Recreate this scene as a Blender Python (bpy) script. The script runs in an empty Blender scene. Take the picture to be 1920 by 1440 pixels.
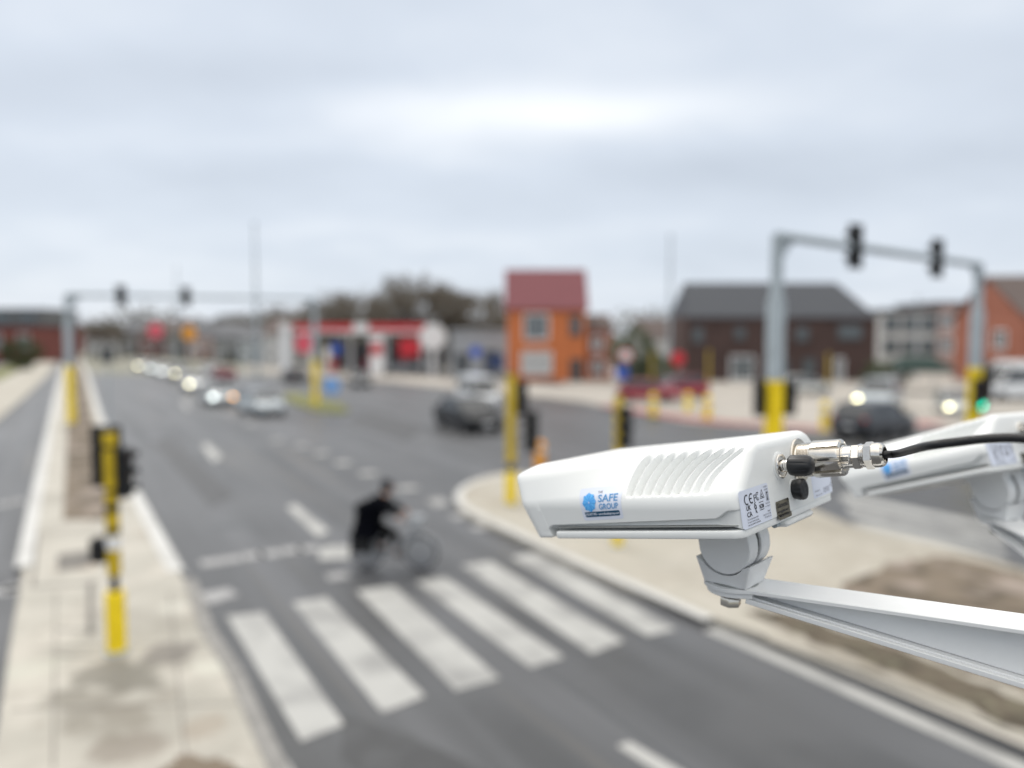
import bpy, math, random
from mathutils import Vector, Matrix
R = math.radians
C = bpy.context.scene.collection
sc = bpy.context.scene
PI = math.pi

# ------------------------------------------------------------------ camera, sky, sun, exposure
FPX = 1442.0                       # focal length for a 1920 px wide frame
CAMH = 4.7
PITCH = math.atan((720 - 630) / FPX)
cam_d = bpy.data.cameras.new('camera'); cam = bpy.data.objects.new('camera', cam_d); C.objects.link(cam)
sc.camera = cam
cam.location = (0, 0, CAMH); cam.rotation_euler = (PI / 2 - PITCH, 0, 0)
cam_d.sensor_width = 36; cam_d.lens = 36 * FPX / 1920
cam_d.clip_start = 0.05; cam_d.clip_end = 6000
cam_d.dof.use_dof = True; cam_d.dof.focus_distance = 0.90
BLUR = 29.0                        # blur disc of far things, px at 1920 wide
cam_d.dof.aperture_fstop = (cam_d.lens / 1000) / (cam_d.dof.focus_distance * BLUR / FPX)

SUN_EL, SUN_AZ = R(50), R(-35)     # azimuth from +Y towards +X
sun_d = bpy.data.lights.new('sun', 'SUN'); sun = bpy.data.objects.new('sun', sun_d); C.objects.link(sun)
sun_d.energy = 1.0; sun_d.angle = R(25); sun_d.color = (1, 0.97, 0.93)
sd = Vector((math.sin(SUN_AZ) * math.cos(SUN_EL), math.cos(SUN_AZ) * math.cos(SUN_EL), math.sin(SUN_EL)))
sun.rotation_euler = sd.to_track_quat('Z', 'Y').to_euler()

sc.view_settings.view_transform = 'Standard'; sc.view_settings.look = 'None'
sc.view_settings.gamma = 1; sc.view_settings.exposure = 0.35
sc.cycles.use_denoising = True
sc.cycles.max_bounces = 6; sc.cycles.sample_clamp_indirect = 8

def sky():
    w = bpy.data.worlds.new('World'); sc.world = w; w.use_nodes = True
    nt = w.node_tree; N = nt.nodes; L = nt.links; N.clear()
    def val(s, i):
        if isinstance(s, (int, float)): i.default_value = s
        else: L.new(s, i)
    def m(op, a, b=0.0, c=None, clamp=False):
        n = N.new('ShaderNodeMath'); n.operation = op; n.use_clamp = clamp
        val(a, n.inputs[0]); val(b, n.inputs[1])
        if c is not None: val(c, n.inputs[2])
        return n.outputs[0]
    tc = N.new('ShaderNodeTexCoord'); sp = N.new('ShaderNodeSeparateXYZ'); L.new(tc.outputs['Generated'], sp.inputs[0])
    x, y, z = sp.outputs
    zc = m('MAXIMUM', z, 0.0)
    den = m('ADD', zc, 0.24)
    cx = m('DIVIDE', x, den); cy = m('DIVIDE', y, den)
    cb = N.new('ShaderNodeCombineXYZ'); L.new(cx, cb.inputs[0]); L.new(m('MULTIPLY', cy, 1.15), cb.inputs[1])
    n1 = N.new('ShaderNodeTexNoise'); n1.inputs['Scale'].default_value = 0.75; n1.inputs['Detail'].default_value = 5; n1.inputs['Roughness'].default_value = 0.5
    L.new(cb.outputs[0], n1.inputs['Vector'])
    n2 = N.new('ShaderNodeTexNoise'); n2.inputs['Scale'].default_value = 1.9; n2.inputs['Detail'].default_value = 4
    L.new(cb.outputs[0], n2.inputs['Vector'])
    warp = m('SUBTRACT', n2.outputs['Fac'], 0.5)
    ya = m('MAXIMUM', y, 0.02)
    u = m('ADD', m('DIVIDE', x, ya), m('MULTIPLY', warp, 0.16)); v = m('ADD', m('DIVIDE', z, ya), m('MULTIPLY', m('SUBTRACT', n1.outputs['Fac'], 0.5), 0.10))
    front = m('GREATER_THAN', y, 0.02)
    tot = m('ADD', m('MULTIPLY', m('SUBTRACT', n1.outputs['Fac'], 0.5), 0.46), m('MULTIPLY', warp, 0.30))
    def blob(px, py, sx, sy, amp, tot, tilt=0.0):
        u0, v0 = (px - 960) / FPX, (630 - py) / FPX
        du = m('SUBTRACT', u, u0); dv = m('SUBTRACT', m('SUBTRACT', v, v0), m('MULTIPLY', du, tilt))
        a = m('POWER', m('DIVIDE', m('ABSOLUTE', du), sx / FPX), 2.0); b = m('POWER', m('DIVIDE', m('ABSOLUTE', dv), sy / FPX), 2.0)
        e = m('EXPONENT', m('MULTIPLY', m('ADD', a, b), -1.0))
        return m('ADD', tot, m('MULTIPLY', m('MULTIPLY', e, amp), front))
    for a in ((960, 212, 330, 42, 0.30), (1250, 200, 330, 60, 0.12), (700, 268, 240, 40, 0.10), (330, 160, 520, 60, -0.13), (1450, 330, 480, 55, -0.11),
              (420, 345, 420, 30, -0.06), (500, 430, 700, 26, 0.05), (760, 455, 320, 22, 0.08), (1000, 90, 700, 60, 0.03), (1650, 90, 300, 60, -0.05),
              (200, 285, 300, 40, 0.07), (960, 600, 1600, 60, 0.05)):
        tot = blob(*a, tot)
    fac = m('ADD', tot, 0.5, clamp=True)
    cr = N.new('ShaderNodeValToRGB'); L.new(fac, cr.inputs[0])
    e = cr.color_ramp.elements
    e[0].position = 0.15; e[0].color = (0.40, 0.445, 0.51, 1)
    e[1].position = 0.95; e[1].color = (0.88, 0.90, 0.92, 1)
    q = e.new(0.5); q.color = (0.56, 0.612, 0.685, 1)
    # an overcast sky is brighter overhead than near the horizon
    lift = m('ADD', 1.0, m('MULTIPLY', m('SMOOTH_MIN', m('MAXIMUM', m('SUBTRACT', z, 0.42), 0.0), 0.5), 2.3))
    bc = N.new('ShaderNodeBackground'); 
    zen = N.new('ShaderNodeMix'); zen.data_type = 'RGBA'; L.new(m('MULTIPLY', m('SUBTRACT', z, 0.42), 5.0, clamp=True), zen.inputs['Factor'])
    L.new(cr.outputs[0], zen.inputs['A']); zen.inputs['B'].default_value = (0.80, 0.775, 0.735, 1)
    L.new(zen.outputs['Result'], bc.inputs[0]); L.new(m('MULTIPLY', lift, 1.0), bc.inputs[1])
    st = N.new('ShaderNodeTexSky'); st.sky_type = 'NISHITA'; st.sun_disc = False; st.sun_elevation = SUN_EL; st.sun_rotation = SUN_AZ
    bs = N.new('ShaderNodeBackground'); L.new(st.outputs[0], bs.inputs[0]); bs.inputs[1].default_value = 0.1
    mx = N.new('ShaderNodeMixShader'); mx.inputs[0].default_value = 0.94
    L.new(bs.outputs[0], mx.inputs[1]); L.new(bc.outputs[0], mx.inputs[2])
    o = N.new('ShaderNodeOutputWorld'); L.new(mx.outputs[0], o.inputs[0])
sky()

# ------------------------------------------------------------------ helpers
FW = Vector((0, math.cos(PITCH), -math.sin(PITCH))); UP = Vector((0, math.sin(PITCH), math.cos(PITCH))); RT = Vector((1, 0, 0))
CAM = Vector((0, 0, CAMH))
def ray(px, py): return RT * ((px - 960) / FPX) + UP * ((720 - py) / FPX) + FW
def U(px, py, d): return CAM + ray(px, py) * d              # point at a given distance in front of the camera
def G(px, py, z=0.0):                                        # point on the horizontal plane at height z
    r = ray(px, py); return CAM + r * ((z - CAMH) / r.z)
def PX(p):
    d = Vector(p) - CAM; k = d.dot(FW); return (960 + FPX * d.x / k, 720 - FPX * d.dot(UP) / k, k)

def tag(o, label=None, cat=None, group=None, kind=None):
    if label: o['label'] = label
    if cat: o['category'] = cat
    if group: o['group'] = group
    if kind: o['kind'] = kind
    return o
def empty(name, loc=(0, 0, 0), rz=0.0, M=None):
    o = bpy.data.objects.new(name, None); C.objects.link(o); o.empty_display_size = 0.1
    if M is not None: o.matrix_world = M
    else: o.location = loc; o.rotation_euler = (0, 0, rz)
    return o
def kids(o): return [c for c in bpy.data.objects if c.parent == o]
def copy_tree(o, parent=None):
    ch = kids(o)
    c = o.copy(); C.objects.link(c); c.parent = parent
    for k in ch: copy_tree(k, c)
    return c

class MB:
    def __init__(s): s.v = []; s.f = []; s.M = Matrix()
    def at(s, M): s.M = M; return s
    def add(s, vs, fs):
        b = len(s.v); s.v += [tuple(s.M @ Vector(p)) for p in vs]; s.f += [tuple(b + i for i in f) for f in fs]; return s
    def box(s, c, d, ch=0.0, M=None):
        x, y, z = d[0] / 2, d[1] / 2, d[2] / 2
        if ch <= 0:
            vs = [(i * x, j * y, k * z) for k in (-1, 1) for j in (-1, 1) for i in (-1, 1)]
            fs = [(0, 2, 3, 1), (4, 5, 7, 6), (0, 1, 5, 4), (2, 6, 7, 3), (0, 4, 6, 2), (1, 3, 7, 5)]
        else:
            ch = min(ch, x * .98, y * .98, z * .98); vs = []; fs = []
            idx = {}
            for sx in (-1, 1):
                for sy in (-1, 1):
                    for sz in (-1, 1):
                        for a in range(3):
                            p = [sx * (x - ch), sy * (y - ch), sz * (z - ch)]
                            p[a] = (sx * x, sy * y, sz * z)[a]
                            idx[(sx, sy, sz, a)] = len(vs); vs.append(tuple(p))
            cc = [(1, 1), (1, -1), (-1, -1), (-1, 1)]
            for a in range(3):
                for sg in (-1, 1):
                    q = []
                    for (m, n) in cc:
                        k = [0, 0, 0]; k[a] = sg; k[(a + 1) % 3] = m; k[(a + 2) % 3] = n; q.append(idx[(k[0], k[1], k[2], a)])
                    fs.append(tuple(q) if sg < 0 else tuple(q[::-1]))
                b, c2 = (a + 1) % 3, (a + 2) % 3
                for sb in (-1, 1):
                    for s2 in (-1, 1):
                        k1 = [0, 0, 0]; k1[b] = sb; k1[c2] = s2; k1[a] = -1; k2 = list(k1); k2[a] = 1
                        q = [idx[(*k1, b)], idx[(*k2, b)], idx[(*k2, c2)], idx[(*k1, c2)]]
                        fs.append(tuple(q) if sb * s2 < 0 else tuple(q[::-1]))
            for sx in (-1, 1):
                for sy in (-1, 1):
                    for sz in (-1, 1):
                        q = [idx[(sx, sy, sz, a)] for a in range(3)]
                        fs.append(tuple(q) if sx * sy * sz > 0 else tuple(q[::-1]))
        T = Matrix.Translation(c) @ (M if M is not None else Matrix())
        return s.add([T @ Vector(p) for p in vs], fs)
    def tube(s, p0, p1, r0, r1=None, n=12, cap=True):
        r1 = r0 if r1 is None else r1
        p0 = Vector(p0); p1 = Vector(p1); d = (p1 - p0)
        if d.length < 1e-9: return s
        q = d.to_track_quat('Z', 'Y'); vs = []
        for p, r in ((p0, r0), (p1, r1)):
            for i in range(n):
                a = 2 * PI * i / n; vs.append(p + q @ Vector((r * math.cos(a), r * math.sin(a), 0)))
        fs = [(i, (i + 1) % n, n + (i + 1) % n, n + i) for i in range(n)]
        if cap: fs += [tuple(range(n))[::-1], tuple(range(n, 2 * n))]
        return s.add(vs, fs)
    def path(s, pts, r, n=10, cap=True, rs=None):
        pts = [Vector(p) for p in pts]; vs = []; m = len(pts)
        t0 = (pts[1] - pts[0]).normalized(); up = Vector((0, 0, 1)) if abs(t0.z) < .9 else Vector((1, 0, 0))
        nx = t0.cross(up).normalized()
        for k, p in enumerate(pts):
            t = (pts[min(k + 1, m - 1)] - pts[max(k - 1, 0)]).normalized()
            nx = (nx - t * nx.dot(t)).normalized(); ny = t.cross(nx); rr = rs[k] if rs else r
            for i in range(n):
                a = 2 * PI * i / n; vs.append(p + nx * (rr * math.cos(a)) + ny * (rr * math.sin(a)))
        fs = [(k * n + i, k * n + (i + 1) % n, (k + 1) * n + (i + 1) % n, (k + 1) * n + i) for k in range(m - 1) for i in range(n)]
        if cap: fs += [tuple(range(n))[::-1], tuple(range((m - 1) * n, m * n))]
        return s.add(vs, fs)
    def lathe(s, prof, n=32, M=None, rf=None):               # prof: (axial, radius); axis = local +X of M
        vs = []; M = M if M is not None else Matrix()
        for k, (a, r) in enumerate(prof):
            for i in range(n):
                t = 2 * PI * i / n; rr = r * (rf(t, k) if rf else 1)
                vs.append(M @ Vector((a, rr * math.cos(t), rr * math.sin(t))))
        m = len(prof)
        fs = [(k * n + i, k * n + (i + 1) % n, (k + 1) * n + (i + 1) % n, (k + 1) * n + i) for k in range(m - 1) for i in range(n)]
        fs += [tuple(range(n))[::-1], tuple(range((m - 1) * n, m * n))]
        return s.add(vs, fs)
    def prism(s, poly, z0, z1, M=None, bev=0.0):
        n = len(poly); M = M if M is not None else Matrix()
        if bev > 0:
            ins = inset(poly, bev)
            L = [(ins, z0), (poly, z0 + bev), (poly, z1 - bev), (ins, z1)]
        else: L = [(poly, z0), (poly, z1)]
        vs = [M @ Vector((p[0], p[1], z)) for (q, z) in L for p in q]; m = len(L)
        fs = [(k * n + i, k * n + (i + 1) % n, (k + 1) * n + (i + 1) % n, (k + 1) * n + i) for k in range(m - 1) for i in range(n)]
        fs += [tuple(range(n))[::-1], tuple(range((m - 1) * n, m * n))]
        return s.add(vs, fs)
    def ball(s, c, r, n=12, m=8, sc3=(1, 1, 1), M=None):
        vs = []; M = M if M is not None else Matrix()
        for j in range(1, m):
            b = PI * j / m
            for i in range(n):
                a = 2 * PI * i / n; vs.append(Vector(c) + M @ Vector((r * sc3[0] * math.sin(b) * math.cos(a), r * sc3[1] * math.sin(b) * math.sin(a), r * sc3[2] * math.cos(b))))
        vs += [Vector(c) + M @ Vector((0, 0, r * sc3[2])), Vector(c) + M @ Vector((0, 0, -r * sc3[2]))]
        t, bb = len(vs) - 2, len(vs) - 1
        fs = [(j * n + i, (j + 1) * n + i, (j + 1) * n + (i + 1) % n, j * n + (i + 1) % n) for j in range(m - 2) for i in range(n)]
        fs += [(t, i, (i + 1) % n) for i in range(n)] + [(bb, (m - 2) * n + (i + 1) % n, (m - 2) * n + i) for i in range(n)]
        return s.add(vs, fs)
    def build(s, name, mat=None, parent=None, smooth=None, loc=None):
        me = bpy.data.meshes.new(name); me.from_pydata([tuple(p) for p in s.v], [], s.f)
        me.validate(); me.update()
        if mat: me.materials.append(mat)
        if smooth:
            for p in me.polygons: p.use_smooth = True
            me.set_sharp_from_angle(angle=R(smooth))
        o = bpy.data.objects.new(name, me); C.objects.link(o)
        if parent is not None: o.parent = parent
        if loc is not None: o.location = loc
        return o

def inset(poly, d):
    n = len(poly); out = []
    for i in range(n):
        a, b, c = Vector(poly[i - 1][:2]), Vector(poly[i][:2]), Vector(poly[(i + 1) % n][:2])
        e1 = (b - a).normalized(); e2 = (c - b).normalized()
        n1 = Vector((-e1.y, e1.x)); n2 = Vector((-e2.y, e2.x)); h = n1 + n2
        k = 1 + n1.dot(n2)
        out.append(tuple(b + h * (d / max(k, .2))))
    return out
def roundpoly(pts, rs, nc=6, ne=1):                          # ccw convex polygon with rounded corners; fixed vertex count
    n = len(pts); arcs = []
    for i in range(n):
        a, b, c = Vector(pts[i - 1]), Vector(pts[i]), Vector(pts[(i + 1) % n])
        u = (a - b).normalized(); v = (c - b).normalized(); ang = u.angle(v); r = max(rs[i], 1e-4)
        t = min(r / math.tan(ang / 2), (a - b).length * .49, (c - b).length * .49); r = t * math.tan(ang / 2)
        cen = b + (u + v).normalized() * (r / math.sin(ang / 2)); p0 = b + u * t - cen; p1 = b + v * t - cen
        a0 = math.atan2(p0.y, p0.x); a1 = math.atan2(p1.y, p1.x); da = (a1 - a0 + PI) % (2 * PI) - PI
        arcs.append([cen + Vector((math.cos(a0 + da * k / nc), math.sin(a0 + da * k / nc))) * r for k in range(nc + 1)])
    out = []
    for i in range(n):
        out += arcs[i]; e = ne[i] if isinstance(ne, (list, tuple)) else ne
        p, q = arcs[i][-1], arcs[(i + 1) % n][0]
        out += [p.lerp(q, k / e) for k in range(1, e)]
    return [tuple(p) for p in out]

# ------------------------------------------------------------------ materials
def mat(name, col, rough=.6, metal=0.0, var=0.0, scale=3.0, bump=0.0, bscale=60.0, coat=0.0, emit=None, es=1.0, spec=.5, trans=0.0, col2=None, stretch=None, rot=0.0, thr=(.35, .65), alpha=1.0):
    m = bpy.data.materials.new(name); m.use_nodes = True; nt = m.node_tree; N = nt.nodes; L = nt.links
    b = N['Principled BSDF']; b.inputs['Base Color'].default_value = (*col, 1); b.inputs['Roughness'].default_value = rough
    b.inputs['Metallic'].default_value = metal; b.inputs['Coat Weight'].default_value = coat; b.inputs['Specular IOR Level'].default_value = spec
    b.inputs['Transmission Weight'].default_value = trans; b.inputs['Alpha'].default_value = alpha
    if emit: b.inputs['Emission Color'].default_value = (*emit, 1); b.inputs['Emission Strength'].default_value = es
    if var or bump or col2:
        tc = N.new('ShaderNodeTexCoord'); mp = N.new('ShaderNodeMapping'); L.new(tc.outputs['Object'], mp.inputs[0])
        if stretch: mp.inputs['Scale'].default_value = stretch
        mp.inputs['Rotation'].default_value = (0, 0, rot)
    if var or col2:
        n = N.new('ShaderNodeTexNoise'); n.inputs['Scale'].default_value = scale; n.inputs['Detail'].default_value = 6; n.inputs['Roughness'].default_value = .62
        L.new(mp.outputs[0], n.inputs['Vector'])
        cr = N.new('ShaderNodeValToRGB'); L.new(n.outputs['Fac'], cr.inputs[0]); e = cr.color_ramp.elements
        e[0].position, e[1].position = thr
        c2 = col2 if col2 else tuple(min(1, c * (1 + var)) for c in col); c1 = col if col2 else tuple(c * (1 - var) for c in col)
        e[0].color = (*c1, 1); e[1].color = (*c2, 1); L.new(cr.outputs[0], b.inputs['Base Color'])
    if bump:
        n = N.new('ShaderNodeTexNoise'); n.inputs['Scale'].default_value = bscale; n.inputs['Detail'].default_value = 4
        L.new(mp.outputs[0], n.inputs['Vector']); bp = N.new('ShaderNodeBump'); bp.inputs['Strength'].default_value = bump; bp.inputs['Distance'].default_value = .01
        L.new(n.outputs['Fac'], bp.inputs['Height']); L.new(bp.outputs[0], b.inputs['Normal'])
    return m

def multi(name, layers, rough=.85, rot=0.0, bump=.3, bscale=40, spots=()):
    """base colour from several noise layers: (scale, stretch, colour, lo, hi, amount)"""
    m = bpy.data.materials.new(name); m.use_nodes = True; nt = m.node_tree; N = nt.nodes; L = nt.links
    b = N['Principled BSDF']; b.inputs['Roughness'].default_value = rough
    tc = N.new('ShaderNodeTexCoord'); prev = None; mp = None
    for (sc_, st, col, lo, hi, amt) in layers:
        if prev is None:
            r = N.new('ShaderNodeRGB'); r.outputs[0].default_value = (*col, 1); prev = r.outputs[0]; continue
        mp = N.new('ShaderNodeMapping'); L.new(tc.outputs['Object'], mp.inputs[0]); mp.vector_type = 'TEXTURE'; mp.inputs['Rotation'].default_value = (0, 0, rot); mp.inputs['Scale'].default_value = tuple(1 / q for q in st)
        n = N.new('ShaderNodeTexNoise'); n.inputs['Scale'].default_value = sc_; n.inputs['Detail'].default_value = 5; L.new(mp.outputs[0], n.inputs['Vector'])
        r = N.new('ShaderNodeMapRange'); r.inputs['From Min'].default_value = lo; r.inputs['From Max'].default_value = hi; r.inputs['To Max'].default_value = amt
        L.new(n.outputs['Fac'], r.inputs['Value'])
        x = N.new('ShaderNodeMix'); x.data_type = 'RGBA'; L.new(r.outputs[0], x.inputs['Factor']); L.new(prev, x.inputs['A']); x.inputs['B'].default_value = (*col, 1)
        prev = x.outputs['Result']
    for (cx, cy, r0, col, amt) in spots:                      # stains with a ragged outline of their own
        dv = N.new('ShaderNodeVectorMath'); dv.operation = 'DISTANCE'; dv.inputs[1].default_value = (cx, cy, .12); L.new(tc.outputs['Object'], dv.inputs[0])
        n = N.new('ShaderNodeTexNoise'); n.inputs['Scale'].default_value = 1.6; n.inputs['Detail'].default_value = 5; L.new(tc.outputs['Object'], n.inputs['Vector'])
        a1 = N.new('ShaderNodeMath'); a1.operation = 'MULTIPLY_ADD'; L.new(n.outputs['Fac'], a1.inputs[0]); a1.inputs[1].default_value = r0 * 2.4; L.new(dv.outputs['Value'], a1.inputs[2])
        r = N.new('ShaderNodeMapRange'); r.interpolation_type = 'SMOOTHSTEP'; r.inputs['From Min'].default_value = r0 * 1.75; r.inputs['From Max'].default_value = r0 * 2.25; r.inputs['To Min'].default_value = amt; r.inputs['To Max'].default_value = 0; L.new(a1.outputs[0], r.inputs['Value'])
        x = N.new('ShaderNodeMix'); x.data_type = 'RGBA'; L.new(r.outputs[0], x.inputs['Factor']); L.new(prev, x.inputs['A']); x.inputs['B'].default_value = (*col, 1); prev = x.outputs['Result']
    L.new(prev, b.inputs['Base Color'])
    n = N.new('ShaderNodeTexNoise'); n.inputs['Scale'].default_value = bscale; n.inputs['Detail'].default_value = 4; L.new(tc.outputs['Object'], n.inputs['Vector'])
    bp = N.new('ShaderNodeBump'); bp.inputs['Strength'].default_value = bump; bp.inputs['Distance'].default_value = .01
    L.new(n.outputs['Fac'], bp.inputs['Height']); L.new(bp.outputs[0], b.inputs['Normal'])
    return m

RD = R(-30)                        # direction of the main road, azimuth from +Y
M_ = {}
M_['asphalt'] = multi('asphalt', [(0, 0, (.046, .048, .051), 0, 0, 0), (1.0, (1.0, .035, 1), (.098, .101, .108), .46, .60, .85), (1.0, (.8, .03, 1), (.028, .029, .030), .50, .62, .8), (1.0, (1.7, .05, 1), (.12, .112, .10), .60, .70, .7),
                                 (.25, (1, 1, 1), (.070, .072, .076), .45, .60, .8), (30, (1, 1, 1), (.10, .10, .10), .55, .75, .35)], rot=-RD, rough=.46)
M_['marking'] = multi('worn white road paint', [(0, 0, (.385, .385, .37), 0, 0, 0), (.9, (1, 1, 1), (.22, .22, .215), .45, .66, .85), (14, (1, 1, 1), (.33, .33, .33), .62, .74, .7)], rough=.6)
M_['marking_dull'] = multi('faded white road paint', [(0, 0, (.34, .34, .34), 0, 0, 0), (6, (1, 1, 1), (.24, .24, .245), .45, .65, .9)], rough=.7)
M_['slab'] = multi('pale concrete paving', [(0, 0, (.41, .392, .345), 0, 0, 0), (.3, (1, 1, 1), (.26, .245, .21), .45, .70, .75), (.9, (1, .7, 1), (.50, .47, .415), .46, .66, .7), (3, (1, 1, 1), (.29, .265, .225), .54, .72, .6)], rough=.8, spots=[(G(x, y, .12).x, G(x, y, .12).y, r_, c_, a_) for (x, y, r_, c_, a_) in ((235, 1265, .75, (.15, .14, .115), .75), (170, 1320, .55, (.17, .155, .125), .6), (300, 1225, .45, (.16, .145, .13), .7), (250, 1400, .5, (.19, .16, .13), .6), (150, 1060, .5, (.40, .33, .26), .6), (300, 1000, .6, (.33, .29, .24), .7), (400, 1250, .3, (.52, .52, .45), .6), (240, 1345, .6, (.20, .18, .145), .65), (380, 1360, .35, (.30, .26, .21), .7), (210, 1150, .45, (.27, .25, .215), .6), (330, 1140, .3, (.55, .54, .48), .6), (60, 1250, .4, (.50, .50, .43), .5))])
M_['slabd'] = multi('stained concrete paving', [(0, 0, (.27, .245, .205), 0, 0, 0), (.8, (1, .6, 1), (.42, .39, .34), .48, .66, .8), (2.2, (1, 1, 1), (.19, .17, .135), .50, .68, .8)], rough=.85)
M_['slab2'] = multi('clean beige paving', [(0, 0, (.385, .362, .31), 0, 0, 0), (.3, (1, 1, 1), (.31, .28, .23), .48, .66, .8), (2.5, (1, 1, 1), (.45, .42, .37), .52, .68, .6)], rough=.8)
M_['kerb'] = multi('pale concrete kerb', [(0, 0, (.52, .52, .505), 0, 0, 0), (1.2, (1, 1, 1), (.38, .375, .36), .5, .7, .8)], rough=.75)
M_['soil'] = multi('bare brown soil', [(0, 0, (.17, .135, .10), 0, 0, 0), (1.3, (1, 1, 1), (.075, .058, .04), .47, .58, .95), (.7, (1, 1, 1), (.30, .25, .215), .52, .62, .85), (7, (1, 1, 1), (.18, .18, .12), .55, .7, .5)], rough=.95, bump=.8)
M_['grass'] = multi('dry grass', [(0, 0, (.13, .15, .045), 0, 0, 0), (1.2, (1, 1, 1), (.23, .20, .08), .45, .62, .9)], rough=.95, bump=.8)
M_['redpath'] = mat('red cycle surfacing', (.30, .10, .10), .85, var=.25, scale=2)
M_['earth'] = multi('dull open ground', [(0, 0, (.26, .25, .22), 0, 0, 0), (.05, (1, 1, 1), (.14, .15, .09), .45, .6, .9)], rough=.95)
M_['yellow'] = mat('yellow pole paint', (.92, .66, .004), .45, var=.12, scale=6)
M_['orange'] = mat('orange plastic', (.85, .36, .03), .5, var=.1)
M_['black'] = mat('black matt plastic', (.004, .0045, .0055), .65, var=.2, scale=8)
M_['galv'] = mat('galvanised grey steel', (.36, .41, .44), .5, .15, var=.15, scale=4)
M_['darkgrey'] = mat('dark grey metal', (.06, .065, .07), .5)
M_['white'] = mat('white sign paint', (.84, .84, .84), .5, var=.04)
M_['red'] = mat('red sign paint', (.60, .025, .04), .45, var=.08)
M_['blue'] = mat('blue sign paint', (.03, .10, .50), .45, var=.08)
M_['glass'] = mat('dark window glass', (.03, .035, .04), .05, spec=.8)
M_['wglass'] = mat('house window glass', (.10, .12, .13), .08, spec=.8)
M_['rubber'] = mat('tyre rubber', (.015, .015, .015), .8)
M_['rim'] = mat('alloy rim', (.45, .46, .48), .35, .8)
M_['pinkred'] = mat('pink-red sign face', (.80, .12, .17), .4)
M_['paleblue'] = mat('pale blue sign face', (.22, .42, .78), .4)
M_['headw'] = mat('lit white headlamp', (.9, .9, .9), .2, emit=(.88, 1, .97), es=5)
M_['heady'] = mat('lit warm headlamp', (.9, .9, .7), .2, emit=(1, .93, .55), es=8)
M_['heado'] = mat('lit amber indicator', (.9, .5, .1), .2, emit=(1, .45, .10), es=4)
M_['headoff'] = mat('unlit clear lamp', (.6, .63, .66), .1, spec=.8)
M_['tail'] = mat('red tail lamp', (.35, .01, .015), .2)
M_['tailon'] = mat('lit red lamp', (.5, .02, .02), .2, emit=(1, .05, .06), es=3)
M_['greenlamp'] = mat('lit green signal lens', (.0, .5, .35), .3, emit=(.0, .72, .42), es=5.5)
M_['lensr'] = mat('unlit red lens', (.10, .008, .008), .2)
M_['lensa'] = mat('unlit amber lens', (.12, .05, .005), .2)
M_['lensg'] = mat('unlit green lens', (.005, .05, .03), .2)
M_['bark'] = mat('brown bark', (.075, .062, .048), .95, var=.3, scale=6)
M_['twig'] = mat('winter twigs', (.19, .168, .135), .95, var=.25, scale=2)
M_['leafy'] = mat('evergreen leaves', (.045, .065, .022), .8, var=.4, scale=1.5)

def ragged(pts, amp=6, n=5, seed=1):
    rn = random.Random(seed); out = []
    for i, (x, y) in enumerate(pts):
        x1, y1 = pts[(i + 1) % len(pts)]
        for k in range(n): f = k / n; out.append((x + (x1 - x) * f + rn.uniform(-amp, amp) * 1.6, y + (y1 - y) * f + rn.uniform(-amp, amp) * .7))
    return out
def sheet(name, pts, z, m, parent=None, kind='structure'):
    mb = MB(); mb.add([G(x, y, z) for (x, y) in pts], [tuple(range(len(pts)))[::-1]])
    o = mb.build(name, m, parent)
    if o.data.polygons and o.data.polygons[0].normal.z < 0: o.data.flip_normals()
    if parent is None and kind: o['kind'] = kind
    return o
def raised(name, pts, z, m, kind='structure'):
    n = len(pts); top = [G(x, y, z) for (x, y) in pts]
    a = sum(top[i].x * top[(i + 1) % n].y - top[(i + 1) % n].x * top[i].y for i in range(n))
    if a < 0: top = top[::-1]
    ins = inset([(p.x, p.y) for p in top], .02)
    vs = [Vector((p.x, p.y, -.05)) for p in top] + [Vector((p.x, p.y, z - .02)) for p in top] + [Vector((p[0], p[1], z)) for p in ins]
    fs = [(k * n + i, k * n + (i + 1) % n, (k + 1) * n + (i + 1) % n, (k + 1) * n + i) for k in range(2) for i in range(n)] + [tuple(range(2 * n, 3 * n))]
    o = MB().add(vs, fs).build(name, m); o['kind'] = kind
    return o
def band(name, line, w, z, m, parent=None):                  # strip of constant real width along a pixel line on the ground
    p = [G(x, y, z) for (x, y) in line]; vs = []
    for i in range(len(p)):
        t = (p[min(i + 1, len(p) - 1)] - p[max(i - 1, 0)]).normalized(); nn = Vector((-t.y, t.x, 0)) * (w / 2)
        vs += [p[i] + nn, p[i] - nn]
    fs = [(2 * i, 2 * i + 1, 2 * i + 3, 2 * i + 2) for i in range(len(p) - 1)]
    o = MB().add(vs, fs).build(name, m, parent)
    if o.data.polygons[0].normal.z < 0: o.data.flip_normals()
    if parent is None: o['kind'] = 'structure'
    return o
def curve_pts(pts, n=6):                                     # Catmull-Rom through the points
    out = []; m = len(pts)
    for i in range(m - 1):
        p0, p1, p2, p3 = (Vector(pts[max(i - 1, 0)]), Vector(pts[i]), Vector(pts[i + 1]), Vector(pts[min(i + 2, m - 1)]))
        for k in range(n):
            t = k / n; out.append(.5 * ((2 * p1) + (p2 - p0) * t + (2 * p0 - 5 * p1 + 4 * p2 - p3) * t * t + (3 * p1 - p0 - 3 * p2 + p3) * t ** 3))
    out.append(Vector(pts[-1])); return [tuple(p) for p in out]

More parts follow.
